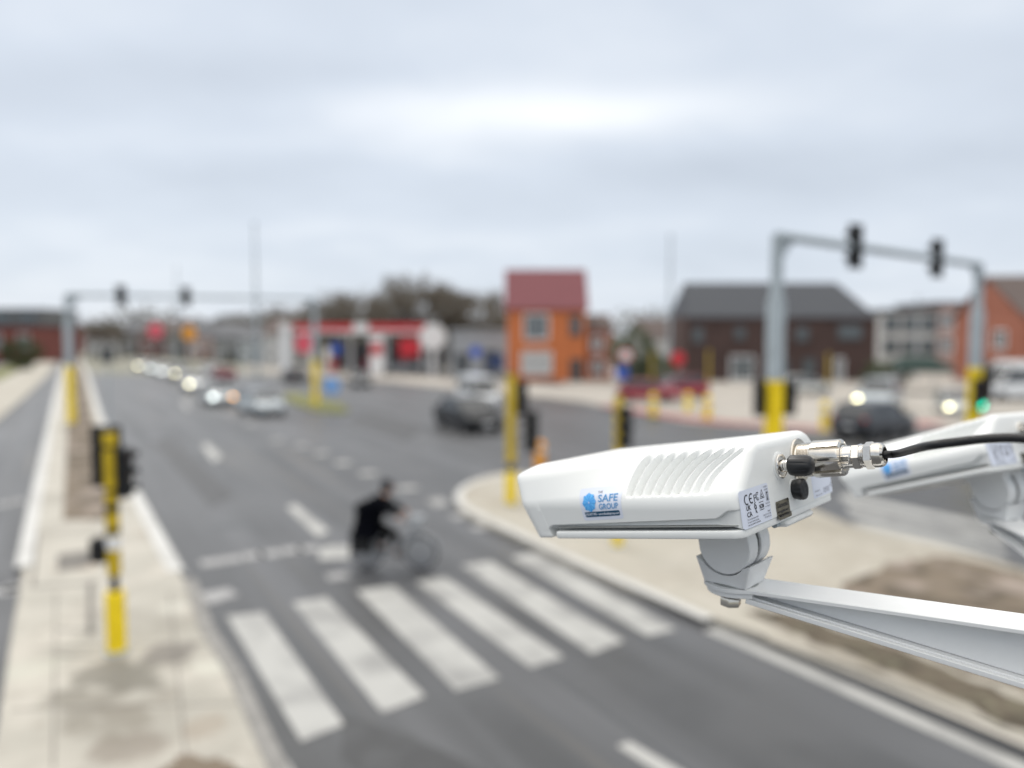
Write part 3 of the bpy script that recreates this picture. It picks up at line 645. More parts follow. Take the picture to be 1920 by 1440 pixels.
make_car('van', 'white', on(1915, 752), R(-172), 'white van at the right edge with a green patch on its side', 'headoff', X_, 'van')
PK = 'cars parked on the far paving'
make_car('hatch', 'red', G(1215, 752, .13), R(-15), 'red parked car, the left of two before the hedge', group=PK)
make_car('suv', 'red', G(1268, 746, .13), R(195), 'red parked car under the round red sign', group=PK)
make_car('hatch', 'beige', G(1508, 738, .13), R(10), 'pale parked car before the dark brick building', group=PK)
make_car('hatch', 'mid', G(745, 700, .13), R(185), 'grey parked car on the fuel station forecourt', group=PK)
make_car('hatch', 'silver', G(795, 694, .13), R(5), 'silver parked car at the right end of the forecourt', group=PK)
make_car('sedan', 'blue', G(700, 696, .13), R(100), 'dark blue parked car at the left end of the forecourt', group=PK)
gv = [o for o in bpy.data.objects if o.get('label', '').startswith('white van at the right edge')][0]; gv.scale = (1.35, 1.25, 1.2)
gp = MB().box((0, 0, 0), (1.5, .02, .9), .004).build('green_panel', mat('green van lettering panel', (.06, .30, .12), .5))
gp.parent = gv; gp.location = (-.6, 1.02, 1.35)
gp2 = gp.copy(); C.objects.link(gp2); gp2.parent = gv; gp2.location = (-.6, -1.02, 1.35)

# ------------------------------------------------------------------ buildings
def brick(name, c1, c2, sc_=.6): return mat(name, c1, .9, col2=c2, scale=sc_, bump=.2, bscale=20)
B_ = dict(orange=brick('orange brick', (.52, .155, .055), (.62, .20, .075)), dark=brick('dark brown brick', (.058, .036, .032), (.085, .052, .046)), red=brick('red brick', (.16, .05, .042), (.22, .075, .06)), redb=brick('warm red brick', (.29, .10, .06), (.36, .14, .09)),
          maroon=mat('maroon roof tiles', (.21, .065, .075), .7, var=.12, scale=1.5, stretch=(1, 1, 8)), slate=mat('dark slate roof', (.05, .056, .068), .65, var=.12, scale=1.2, stretch=(1, 1, 8)),
          render=mat('white wall render', (.50, .50, .49), .8, var=.08), grey=mat('pale grey cladding', (.38, .42, .45), .6, var=.1), pink=mat('pinkish brick', (.42, .29, .26), .85, var=.1), brownroof=mat('brown roof tiles', (.10, .075, .068), .8, var=.15), dgrey=mat('grey building wall', (.15, .15, .15), .85, var=.2))
def building(name, label, pL, pR, basey, hw, hr, D, wall, roofm, wins=(), roof='gable', cat='building', group=None, over=.25, hipL=0.0, hipR=0.0, chim=(), dL=None):
    a = G(pL, basey); b = G(pR, dL if dL else basey); d = b - a; W = d.length; rz = math.atan2(d.y, d.x)
    t = empty(name, (a.x, a.y, .0), rz); tag(t, label, cat, group)
    w = MB(); hb = .0
    w.add([(0, 0, -.1), (W, 0, -.1), (W, D, -.1), (0, D, -.1), (0, 0, hw), (W, 0, hw), (W, D, hw), (0, D, hw)], [(0, 1, 5, 4), (1, 2, 6, 5), (2, 3, 7, 6), (3, 0, 4, 7), (4, 5, 6, 7)])
    if roof == 'gable' and hipL == 0: w.add([(0, 0, hw), (0, D, hw), (0, D / 2, hw + hr)], [(0, 2, 1)])
    if roof == 'gable' and hipR == 0: w.add([(W, 0, hw), (W, D, hw), (W, D / 2, hw + hr)], [(0, 1, 2)])
    if roof == 'front': w.add([(0, 0, hw), (W, 0, hw), (W / 2, 0, hw + hr), (0, D, hw), (W, D, hw), (W / 2, D, hw + hr)], [(0, 1, 2), (3, 5, 4)])
    w.build('wall', B_[wall], t)
    o = over; r = MB(); th = .14; k = hr / (D / 2)
    if roof == 'gable':
        e = -o * k
        for s, y0 in ((0, -o), (1, D + o)):
            vs = [(-o * (hipL == 0), y0, hw + e), (W + o * (hipR == 0), y0, hw + e), (W - hipR + o * (hipR == 0), D / 2, hw + hr), (hipL - o * (hipL == 0), D / 2, hw + hr)]
            vs += [(x, y, z + th) for (x, y, z) in vs]
            r.add(vs, [(0, 1, 2, 3), (4, 5, 6, 7), (0, 1, 5, 4), (1, 2, 6, 5), (2, 3, 7, 6), (3, 0, 4, 7)])
        if hipL: r.add([(0, -o, hw + e + th), (0, D + o, hw + e + th), (hipL, D / 2, hw + hr + th)], [(0, 2, 1)])
        if hipR: r.add([(W, -o, hw + e + th), (W, D + o, hw + e + th), (W - hipR, D / 2, hw + hr + th)], [(0, 1, 2)])
    elif roof == 'front':
        k = hr / (W / 2)
        for x0, sg in ((-o, 1), (W + o, -1)):
            vs = [(x0, -o, hw - o * k), (x0, D + o, hw - o * k), (W / 2, D + o, hw + hr), (W / 2, -o, hw + hr)]; vs += [(x, y, z + th) for (x, y, z) in vs]
            r.add(vs, [(0, 1, 2, 3), (4, 5, 6, 7), (0, 1, 5, 4), (1, 2, 6, 5), (2, 3, 7, 6), (3, 0, 4, 7)])
    else:
        r.box((W / 2, D / 2, hw + hr / 2), (W + 2 * o, D + 2 * o, max(hr, .1)), .03)
    ro = r.build('roof', B_[roofm] if roofm in B_ else M_[roofm], t)
    for (cx, s, h2) in chim: MB().box((cx * W, D / 2, hw + hr + h2 / 2 - .3), (s, s, h2 + .6), .03).build('chimney', B_[wall], ro)
    for q in wins:
        x0, x1, z0, z1 = q[:4]; kd = q[4] if len(q) > 4 else 'window'; x0, x1 = x0 * W, x1 * W
        mb = MB(); cx, cz, sx, sz = (x0 + x1) / 2, (z0 + z1) / 2, x1 - x0, z1 - z0; f = .14
        for (bx, bz, dx, dz) in ((cx, z0, sx + f, f), (cx, z1, sx + f, f), (x0, cz, f, sz), (x1, cz, f, sz), (cx, cz, .06, sz)):
            mb.box((bx, -.03, bz), (dx, .08, dz))
        if kd == 'door': dd = MB().box((cx, -.03, cz), (sx, .06, sz), .01).build('door', M_['darkgrey'], t); MB().box((x1 - .15, -.08, 1.05), (.04, .06, .14)).build('handle', M_['rim'], dd); continue
        wn = mb.build('window', M_['white'] if kd != 'dark' else M_['darkgrey'], t)
        MB().box((cx, .0, cz), (sx - .01, .03, sz - .01)).build('pane', B_['render'] if kd == 'blind' else M_['wglass'], wn)
        MB().box((cx, -.09, z0 - .07), (sx + .2, .2, .06)).build('sill', M_['white'] if kd != 'dark' else M_['darkgrey'], wn)
    return t
oh = building('brick_house', 'tall orange brick house with maroon roof across the junction', 951, 1098, 717, 7.6, 3.9, 6.5, 'orange', 'maroon',
         [(.22, .52, 4.4, 6.9), (.19, .56, .9, 3.1, 'blind'), (.80, .93, 4.8, 6.7, 'dark'), (.80, .96, .1, 2.4, 'door')], group=None, chim=())
building('brick_annex', 'lower brick annex joined to the right of the orange house', 1100, 1146, 716, 5.4, 1.5, 8, 'redb', 'brownroof', [(.2, .6, 3.3, 4.6), (.2, .7, .9, 2.2)])
building('brick_building', 'long dark brown brick building with slate roof behind the gantry foot', 1284, 1641, 716, 6.7, 3.6, 9.0, 'dark', 'slate',
         [(.04, .09, 4, 5.6, 'dark'), (.26, .31, 4.4, 5.6, 'dark'), (.42, .47, 4.2, 5.6, 'dark'), (.58, .64, 4.2, 5.6, 'dark'), (.80, .92, 4.4, 5.8, 'dark'), (.24, .36, .2, 2.6), (.50, .55, .1, 2.3, 'door'), (.79, .83, .2, 2.4), (.62, .68, .8, 2.4, 'dark')], hipR=2.4, hipL=.8)
building('apartment_block', 'white flat-roofed block with dark balconies right of the dark brick building', 1650, 1755, 700, 7.6, .5, 10, 'render', 'darkgrey', [(.05, .30, 5.4, 7, 'dark'), (.38, .62, 5.4, 7, 'dark'), (.7, .95, 5.4, 7, 'dark'), (.05, .3, 2.6, 4.2, 'dark'), (.38, .62, 2.6, 4.2, 'dark'), (.7, .95, 2.6, 4.2, 'dark')], roof='flat', group='flats at the right')
building('apartment_block', 'pinkish brick block between the white flats and the red gable', 1752, 1830, 700, 8.6, .4, 10, 'pink', 'darkgrey', [(.1, .4, 5.8, 7.4), (.55, .85, 5.8, 7.4), (.1, .4, 2.8, 4.4), (.55, .85, 2.8, 4.4)], roof='flat', group='flats at the right')
building('brick_house', 'warm red brick house with its gable to the road at the right edge', 1786, 1916, 712, 6.6, 3.9, 5, 'redb', 'brownroof', [(.62, .78, 3.6, 5.2)], roof='front', dL=727)
building('terrace_house', 'low white house glimpsed between hedge and dark brick building', 1200, 1282, 692, 4.5, 2.6, 9, 'render', 'brownroof', [(.2, .4, 1, 2.4), (.6, .8, 1, 2.4)])
building('shed', 'pale blue-grey shed left of the orange house', 846, 950, 705, 5.2, .25, 12, 'grey', 'grey', [(.1, .3, .2, 2.6, 'dark'), (.6, .85, .2, 3, 'dark')], roof='flat')
# left side
building('brick_building', 'red brick building at the far left edge behind the bush', -60, 66, 680, 6.4, .5, 14, 'red', 'darkgrey', [(.76, .92, 2.6, 5.0), (.3, .5, 2.6, 5.0)], roof='flat')
building('office_block', 'grey flat block above the red brick building at the left', -70, 84, 664, 11.2, .6, 16, 'dgrey', 'darkgrey', [(.1, .3, 8, 11, 'dark'), (.4, .6, 8, 11, 'dark'), (.7, .9, 8, 11, 'dark')], roof='flat')
building('brick_building', 'small dark red building at the end of the left footpath', 70, 106, 662, 7, 2.4, 14, 'red', 'brownroof', [(.3, .6, 2, 4)])
# row of houses along the long road
rnd = random.Random(7)
row = [(160, 222, 668, 5, 3, 'render', 'brownroof', 'low white house farthest along the road'), (226, 262, 668, 7, 3, 'dgrey', 'slate', 'grey house with slate roof far along the road'), (262, 306, 670, 6, 3.5, 'red', 'brownroof', 'red house behind the tail of the queue'),
       (308, 350, 672, 6.5, 3, 'dgrey', 'brownroof', 'brown roofed grey house between the red and orange signs'), (352, 398, 676, 6, 3, 'pink', 'slate', 'pinkish house right of the orange sign'), (400, 446, 680, 5.5, 2.6, 'dgrey', 'slate', 'dark grey house left of the tall mast'),
       (448, 492, 684, 5, 2.2, 'grey', 'slate', 'pale grey house at the foot of the tall mast'), (494, 548, 688, 6.2, 2.4, 'render', 'brownroof', 'cream house left of the fuel station')]
for (l, r_, by, hw_, hr_, wl, rm, lb) in row:
    hw_ *= .8
    building('terrace_house', lb, l, r_, by, hw_, hr_, 10, wl, rm, [(.15, .38, 2.6, 3.6), (.6, .85, 2.6, 3.6), (.15, .38, .6, 1.9), (.65, .82, .1, 2.1, 'door')], group='houses along the long road')
# fuel station
a = G(556, 700); b = G(800, 702); d = b - a; W = d.length
fs_ = empty('fuel_station', (a.x, a.y, 0), math.atan2(d.y, d.x)); tag(fs_, 'fuel station with a long red and white canopy under the bare trees', 'fuel station')
cn = MB().box((W / 2, 4, 5.3), (W, 9, .35), .05).build('canopy', M_['white'], fs_)
MB().box((W / 2, -.56, 5.75), (W + .1, .12, .85), .02).build('fascia', M_['red'], cn); MB().box((W / 2, -.57, 5.17), (W + .1, .12, .28), .02).build('stripe', M_['white'], cn)
MB().box((W * .52, -.66, 5.65), (1.9, .1, 1.2), .02).build('logo_panel', M_['white'], cn)
for x in (.08, .36, .64, .92): MB().box((W * x, 3, 2.55), (.4, .4, 5.1), .03).build('column', M_['white'], fs_)
for x in (.22, .5, .78):
    pmp = MB().box((W * x, 3, .95), (1.0, .6, 1.7), .05).build('fuel_pump', M_['red'], fs_); MB().box((W * x, 2.68, 1.35), (.5, .05, .4)).build('display', M_['darkgrey'], pmp)
MB().box((W * .5, 12, 2), (W * .9, 5, 4), .03).build('shop', mat('dark shop front', (.05, .05, .055), .4, var=.3), fs_)
MB().box((W * .88, -.3, 3.3), (2.6, .3, 2.2), .03).build('side_sign', M_['red'], fs_)
tt = empty('price_totem', G(812, 706, .0)); tag(tt, 'white rounded totem at the right end of the fuel station', 'sign')
MB().lathe([(0, 1.5), (.35, 1.5)], 28, Matrix.Translation((0, .2, 4.6)) @ Matrix.Rotation(-PI / 2, 4, 'Z')).build('panel', M_['white'], tt, 40)
MB().box((0, .1, 1.7), (.5, .2, 3.4), .03).build('post', M_['white'], tt)
tt = empty('price_totem', G(707, 706, .0)); tag(tt, 'slim white and pink totem before the middle of the canopy', 'sign')
MB().box((0, 0, 2.4), (1.5, .3, 4.4), .1).build('panel', M_['white'], tt); MB().box((0, -.17, 3.2), (1.3, .05, 1.3), .02).build('red_field', M_['red'], tt)
tt = empty('price_totem', G(536, 712, .0)); tag(tt, 'narrow white banner post left of the fuel station', 'sign')
MB().box((0, 0, 3.4), (1.0, .2, 5.2), .05).build('panel', M_['white'], tt); MB().tube((0, .15, 0), (0, .15, 6), .06).build('post', M_['galv'], tt)

# dark green market tent at right
p = G(1718, 735, .12); t = empty('market_tent', p); tag(t, 'low dark green tent roof behind the cars, right of the dark brick building', 'tent')
gm_ = mat('dark green canvas', (.010, .032, .026), .8, var=.15)
w, dd = 2.3, 1.6
MB().add([(-w, -dd, 2.0), (w, -dd, 2.0), (w, dd, 2.0), (-w, dd, 2.0), (-w * .5, 0, 2.95), (w * .5, 0, 2.95), (-w, -dd, 1.7), (w, -dd, 1.7), (w, dd, 1.7), (-w, dd, 1.7)],
         [(0, 1, 5, 4), (1, 2, 5), (2, 3, 4, 5), (3, 0, 4), (0, 6, 7, 1), (1, 7, 8, 2), (2, 8, 9, 3), (3, 9, 6, 0)]).build('canopy', gm_, t)
for x in (-w, w):
    for y in (-dd, dd): MB().tube((x * .99, y * .99, 0), (x * .99, y * .99, 1.95), .04).build('leg', M_['galv'], t)
# wooden fence before the gable house
a = G(1836, 722, .12); b = G(2010, 722, .12); d = b - a; t = empty('fence', a, math.atan2(d.y, d.x)); tag(t, 'brown wooden fence below the warm red gable', 'fence')
fb = MB()
for k in range(int(d.length / .16)): fb.box((k * .16 + .08, 0, 1.1), (.14, .03, 2.2), .004)
fb.build('boards', mat('brown fence boards', (.10, .075, .055), .9, var=.25), t)
for k in range(5): MB().box((d.length * k / 4, .08, 1.1), (.1, .1, 2.25), .01).build('post', M_['bark'], t)

# ------------------------------------------------------------------ trees
def bare_tree(seed, h, spread):
    rn = random.Random(seed); tr = MB(); tw = MB()
    def go(p, d, L, r, lev):
        q = p + d * L
        n = 6 if lev < 2 else 3
        (tr if lev < 3 else tw).tube(p, q, r, r * .68, n=n, cap=False)
        if lev >= 6: return
        k = 3 if lev < 5 else 4
        for i in range(k):
            ax = Vector((rn.uniform(-1, 1), rn.uniform(-1, 1), rn.uniform(-.35, .9))).normalized()
            nd = (d * (.9 if lev else 1.1) + ax * spread * rn.uniform(.6, 1.2)).normalized(); nd.z += .12; nd.normalize()
            f = rn.uniform(.55, 1)
            go(p.lerp(q, f if i else 1), nd, L * rn.uniform(.62, .86), max(r * .62, .019), lev + 1)
    go(Vector((0, 0, -.1)), Vector((rn.uniform(-.05, .05), rn.uniform(-.05, .05), 1)).normalized(), h * .20, h * .018, 0)
    return tr, tw
protos = []
for sd_, sp in ((11, .75), (23, .95), (37, .85)):
    tr, tw = bare_tree(sd_, 12, sp)
    t = empty('bare_tree'); tr.build('trunk', M_['bark'], t); tw.build('crown', M_['twig'], t); protos.append(t)
used = set()
def tree_at(px, by, ytop, k, label, group='bare winter trees behind the fuel station', sx=1.0, rz=0.0):
    p = G(px, by); d = (p - CAM).dot(FW); h = U(px, ytop, d).z
    if k not in used: t = protos[k]; used.add(k)
    else: t = copy_tree(protos[k])
    hh = max((v.co.z for v in [c for c in kids(t) if c.name.startswith('crown')][0].data.vertices))
    s = h / hh; t.location = (p.x, p.y, 0); t.scale = (s * sx, s * sx, s); t.rotation_euler = (0, 0, rz); tag(t, label, 'tree', group)
spec = [(604, 548, 'leftmost tall bare tree, just right of the far gantry foot'), (632, 545, 'second bare tree from the far gantry foot'), (664, 550, 'bare tree above the left part of the red canopy'), (694, 556, 'bare tree in the dip of the tree line over the canopy'),
        (728, 530, 'bare tree above the middle of the red canopy'), (760, 520, 'bare tree left of the tallest one'), (792, 514, 'tallest bare tree, above the right end of the red canopy'), (826, 520, 'bare tree right above the round white totem'),
        (856, 530, 'bare tree left above the pale shed'), (905, 545, 'thin bare tree above the pale shed'), (938, 535, 'bare tree partly behind the orange house')]
for i, (px, yt, lb) in enumerate(spec): tree_at(px, 688 - (i % 3) * 3, yt - 7 + (i * 37 % 11), i % 3, lb, rz=i * 1.7, sx=1.25 if px < 880 else .9)
spec3 = [(598, 582), (622, 590), (648, 578), (680, 586), (712, 580), (745, 586), (775, 578), (808, 584), (842, 576), (872, 582), (898, 590), (925, 584)]
spos = ['right by the far gantry foot', 'second from the far gantry foot', 'third from the far gantry foot', 'over the left end of the canopy', 'over the canopy left of its sign', 'over the canopy sign', 'over the canopy right of its sign', 'over the right end of the canopy', 'over the white totem', 'over the left end of the pale shed', 'over the middle of the pale shed', 'left against the orange house']
for i, (px, yt) in enumerate(spec3): tree_at(px, 682, yt, (i + 2) % 3, 'low bare tree in the front row, ' + spos[i], 'low bare trees behind the fuel station', sx=1.5, rz=i * 2.3)
spec2 = [(170, 600, 'round bare tree at the left foot of the far gantry'), (196, 592, 'bare tree left over the distant houses'), (228, 606, 'low bare tree over the tail of the queue'), (430, 588, 'bare tree left of the tall mast'), (462, 575, 'bare tree just behind the tall mast'),
         (505, 570, 'bare tree right of the tall mast'), (538, 582, 'bare tree above the cream house'), (566, 590, 'bare tree between cream house and fuel station'), (395, 600, 'bare tree above the pinkish house'), (350, 612, 'small bare tree above the orange sign')]
for i, (px, yt, lb) in enumerate(spec2): tree_at(px, 674, yt, (i + 1) % 3, lb, 'bare trees behind the distant houses', sx=1.45, rz=i * 1.1)
tree_at(1725, 694, 600, 0, 'dark bare tree before the white flats', 'bare trees behind the flats', rz=2); tree_at(1690, 694, 615, 1, 'small bare tree left before the white flats', 'bare trees behind the flats')
def bush(px, by, w, d, h, label, seed=1, m='leafy', name='bush', cat='bush'):
    rn = random.Random(seed); p = G(px, by, .1); t = empty(name, p); tag(t, label, cat)
    lf = MB(); st = MB()
    for k in range(9):
        a = rn.uniform(0, 2 * PI); q = Vector((w * .42 * math.cos(a), d * .42 * math.sin(a), h * rn.uniform(.4, .85))); st.tube((0, 0, -.1), q, .05, .015, 5)
    for k in range(int(2200 * max(1, w * h / 12))):
        u = Vector((rn.gauss(0, 1), rn.gauss(0, 1), rn.gauss(0, 1))).normalized(); rr = rn.uniform(.55, 1) ** .5 * (1 + .18 * math.sin(5 * u.x + 3 * u.z + seed) + .12 * math.sin(9 * u.y + seed))
        c = Vector((u.x * w / 2 * rr, u.y * d / 2 * rr, max(.02, h / 2 + u.z * h / 2 * rr))); e1 = Vector((rn.uniform(-1, 1), rn.uniform(-1, 1), rn.uniform(-1, 1))).normalized() * .11; e2 = e1.orthogonal().normalized() * .07
        lf.add([c - e1, c + e2, c + e1, c - e2], [(0, 1, 2, 3)])
    st.build('stem', M_['bark'], t); lf.build('foliage', M_[m], t)
bush(38, 692, 5.5, 3, 4.2, 'dark green bush before the red brick building at the left', 3)
bush(1192, 724, 4.6, 3, 5.2, 'tall green bush right of the brick annex', 5); bush(1225, 722, 5.5, 3, 3.0, 'lower green bush before the dark brick building corner', 6)
bush(1660, 735, 4, 2.5, 2.6, 'small dark bush left of the green tent', 8)
# far wooded ridge that reads as one mass
rn = random.Random(4); rg = MB()
for k in range(11000):
    x = rn.uniform(-450, 620); y = 330 + rn.uniform(-12, 12) + abs(x) * .1; top = 11 + 4 * math.sin(x * .03) + 2.5 * math.sin(x * .11 + 1) + rn.uniform(-2, 2)
    z = rn.uniform(0, 1) ** 1.15 * top; c = Vector((x, y, z)); e1 = Vector((rn.uniform(-1, 1), rn.uniform(-1, 1), rn.uniform(-1, 1))).normalized() * rn.uniform(.9, 2.0); e2 = e1.orthogonal().normalized() * rn.uniform(.5, 1.2)
    rg.add([c - e1, c + e2, c + e1, c - e2], [(0, 1, 2, 3)])
o = rg.build('far_woods', mat('distant winter woodland', (.15, .145, .12), .95, var=.3, scale=.1)); tag(o, 'distant brown-grey line of woodland on the horizon', 'woods', kind='stuff')

# ------------------------------------------------------------------ the two white roadside cameras
W_ = M_['paint'] = mat('white powder coat', (.79, .805, .795), .40, coat=.15, spec=.5, bump=.04, bscale=900)
W2 = M_['paint2'] = mat('white painted aluminium', (.80, .81, .81), .42, spec=.5, var=.015, scale=30, bump=.03, bscale=700)
M_['nickel'] = mat('nickel plated brass', (.66, .63, .58), .16, 1.0, var=.05, scale=120)
M_['nickel2'] = mat('bright machined metal', (.74, .72, .69), .10, 1.0)
M_['rubberc'] = mat('black moulded plastic', (.010, .011, .013), .38, spec=.5)
M_['paper'] = mat('white label stock', (.70, .745, .86), .4)
M_['ink'] = mat('black printed ink', (.015, .015, .02), .6)
M_['inkgrey'] = mat('dark grey printed ink', (.10, .10, .12), .6)
M_['foil'] = mat('bronze grey foil', (.20, .18, .135), .25, .8, var=.35, scale=60)
M_['blue1'] = mat('light blue print', (.12, .48, .92), .5); M_['blue2'] = mat('mid blue print', (.07, .36, .80), .5); M_['blue3'] = mat('steel blue print', (.10, .30, .58), .5)
M_['teal'] = mat('dark teal print', (.005, .065, .13), .45)
M_['shadowgap'] = mat('gasket in shadow gap grey', (.30, .31, .30), .7)  # grey stands in for the shade in the narrow seams it fills

LN = .300
def smooth(a, b, x):
    t = max(0, min(1, (x - a) / (b - a))); return t * t * (3 - 2 * t)
def hood_sec(x, ins=0.0):
    t = max(0, min(1, -x / LN)); w = .141 - .003 * t; h = .1035 - .0045 * t; zc = .046 + .004 * smooth(0, .5, t) - .003 * t
    wt = .082 + .036 * smooth(.35, 1, t); z0 = .0094 if x > -.279 else .0005
    p = [(-w + .002, z0), (w - .002, z0), (w, zc), (wt, h), (-wt, h), (-w, zc)]; rs = [.004, .004, .03, .034, .034, .03]
    if ins > 0:
        p = inset(p, ins); p[0] = (p[0][0], z0); p[1] = (p[1][0], z0); rs = [max(.001, r - ins) for r in rs]
    return roundpoly(p, rs, 14, [6, 40, 44, 16, 60, 44])
def disp(x, y, z):
    """depth of gills, groove and rear pocket pressed into the side wall"""
    t = -x / LN; zc = .048; d = 0.0
    q = (z - .0515) / (.101 - .0515)
    if q > -.04:
        qq = max(0, q); sweep = (.008 + .030 * max(0, min(1, (x + .1535) / .12))) * qq ** 1.9 - .009 * qq * (1 - qq)
        xs = x - sweep; u = (xs + .1535) / .0134; i = math.floor(u); f = u - i
        if 0 <= i < 9:
            amp = .0100 * smooth(-.03, .10, q) * (1 - smooth(.84, 1.0, q)) * (1 - .45 * smooth(4, 9, u)) * (1 - smooth(8, 9, u) * .8)
            d = amp * (smooth(0, .26, f) * (1 - f) ** .9 * 1.25)
    # long groove above the base tray
    xr = -.0285; top = .0235 - .007 * t
    if z < .06 and x < -.0:
        e = smooth(-.0335, -.012, x); zt = top + .0085 * e
        inx = smooth(-.2795, -.2775, x)
        dd = (.0065 * (1 - e) + .0038 * e) * inx
        if x < -.268: zt -= (1 - math.sqrt(max(0, 1 - ((-.268 - x) / .0115) ** 2))) * .008
        d = max(d, dd * (1 - smooth(zt - .0010, zt + .0010, z)))
    return d
def make_hood():
    xs = []
    rc = .0125
    for k in range(7): xs.append((-rc + rc * math.sin(PI / 2 * (1 - k / 6)), rc * (1 - math.cos(PI / 2 * (1 - k / 6)))))
    x = -rc - .001
    while x > -.188: xs.append((x, 0)); x -= .00075
    while x > -.266: xs.append((x, 0)); x -= .004
    while x > -.2788: xs.append((x, 0)); x -= .0011
    xs += [(-.27895, 0), (-.27905, 0), (-.286, 0), (-.292, 0)]
    rf = .013
    for k in range(1, 8): a = PI / 2 * k / 7; xs.append((-.292 - .017 * math.sin(a), rf * (1 - math.cos(a)) * .85))
    xs += [(-.307, .014), (-.27, .016), (-.25, .017)]
    vs = []; nn = 0
    for (x, ins) in xs:
        s = hood_sec(x, ins); nn = len(s)
        for k, (y, z) in enumerate(s):
            a = Vector(s[k - 1]); b = Vector(s[(k + 1) % nn]); e = (b - a).normalized(); n = Vector((-e.y, e.x)) # inward for ccw
            side = abs(y) > .055 and not (z < .0100 and abs(y) < .13)
            dd = disp(x, y, z) if side and x > -.283 else 0
            fade = 1 if x < -.0125 else max(0, 1 - (x + .0125) / .0125) ** .7
            yy, zz = y + n.x * dd * fade, z + n.y * dd * fade
            t = max(0, min(1, (-x - .15) / .15))
            xx = x - .042 * t * t * (max(0, zz) / .085) if x < -.15 else x
            if zz > .085: xx = x - .042 * t * t * (1 - .5 * smooth(.085, .1, zz)) if x < -.15 else x
            vs.append((xx, yy, zz))
    m = len(xs)
    fs = [(k * nn + i, k * nn + (i + 1) % nn, (k + 1) * nn + (i + 1) % nn, (k + 1) * nn + i) for k in range(m - 1) for i in range(nn)]
    fs += [tuple(range(nn))[::-1], tuple(range((m - 1) * nn, m * nn))]
    return MB().add(vs, fs)
def near_pt(x, z, off):
    s = hood_sec(x); n = len(s); best = None
    for k in range(n):
        (y0, z0), (y1, z1) = s[k], s[(k + 1) % n]
        if y0 < -.05 and min(z0, z1) - 1e-9 <= z <= max(z0, z1) + 1e-9 and abs(z1 - z0) > 1e-7:
            f = (z - z0) / (z1 - z0); y = y0 + (y1 - y0) * f; e = Vector((y1 - y0, z1 - z0)).normalized(); nrm = Vector((e.y, -e.x))
            if nrm.x > 0: nrm = -nrm
            best = (y + nrm.x * off, z + nrm.y * off); break
    if best is None: best = (-.138 - off, z)
    t = max(0, min(1, (-x - .15) / .15)); return Vector((x - .042 * t * t * (max(0, z) / .085), best[0], best[1]))

def text2d(s, size, bold=0.0, sx=1.0):
    c = bpy.data.curves.new('tmp', 'FONT'); c.body = s; c.size = size; c.offset = bold; c.resolution_u = 3
    o = bpy.data.objects.new('tmp', c); C.objects.link(o); bpy.context.view_layer.update()
    me = o.to_mesh(); v = [(p.co.x * sx, p.co.y) for p in me.vertices]; f = [tuple(p.vertices) for p in me.polygons]; o.to_mesh_clear()
    bpy.data.objects.remove(o); bpy.data.curves.remove(c)
    x0 = min(p[0] for p in v); return [(x - x0, y) for x, y in v], f
class Art:
    """flat artwork in label coordinates, laid on a surface by fn(u, v, lift)"""
    def __init__(s, fn): s.fn = fn; s.mb = {}
    def poly(s, m, pts, faces, lift=.0005):
        def cut(t):                                           # keep pieces small so that they follow the curved wall
            e = [math.dist(t[i], t[(i + 1) % 3]) for i in range(3)]; k = e.index(max(e))
            if e[k] < .0022: return [t]
            a, b, c = t[k], t[(k + 1) % 3], t[(k + 2) % 3]; q = ((a[0] + b[0]) / 2, (a[1] + b[1]) / 2)
            return cut((a, q, c)) + cut((q, b, c))
        vs = []; fs = []
        for f in faces:
            for i in range(1, len(f) - 1):
                for t in cut((pts[f[0]], pts[f[i]], pts[f[i + 1]])):
                    fs.append((len(vs), len(vs) + 1, len(vs) + 2)); vs += [s.fn(u, v, lift) for (u, v) in t]
        s.mb.setdefault(m, MB()).add(vs, fs)
    def text(s, m, t, u, v, size, bold=0.0, width=None):
        p, f = text2d(t, size, bold)
        k = width / max(q[0] for q in p) if width else 1
        s.poly(m, [(u + x * k, v + y) for x, y in p], f)
    def rect(s, m, u0, v0, u1, v1, lift=.0005):
        s.poly(m, [(u0, v0), (u1, v0), (u1, v1), (u0, v1)], [(0, 1, 2, 3)], lift)
    def stroke(s, m, pts, w, closed=False, lift=.0005):
        pts = [Vector(p) for p in pts]; n = len(pts); vs = []
        for i in range(n):
            a = pts[i - 1] if (i or closed) else pts[i]; b = pts[(i + 1) % n] if (i < n - 1 or closed) else pts[i]
            t = (b - a).normalized(); nn = Vector((-t.y, t.x)) * w / 2; vs += [tuple(pts[i] + nn), tuple(pts[i] - nn)]
        k = n if closed else n - 1
        s.poly(m, vs, [(2 * i, 2 * i + 1, (2 * i + 3) % (2 * n), (2 * i + 2) % (2 * n)) for i in range(k)], lift)
    def arc(s, m, u, v, r, a0, a1, w, n=16): s.stroke(m, [(u + r * math.cos(R(a0 + (a1 - a0) * i / n)), v + r * math.sin(R(a0 + (a1 - a0) * i / n))) for i in range(n + 1)], w)
    def build(s, name, parent):
        for m, mb in s.mb.items(): mb.build(name, M_[m], parent)
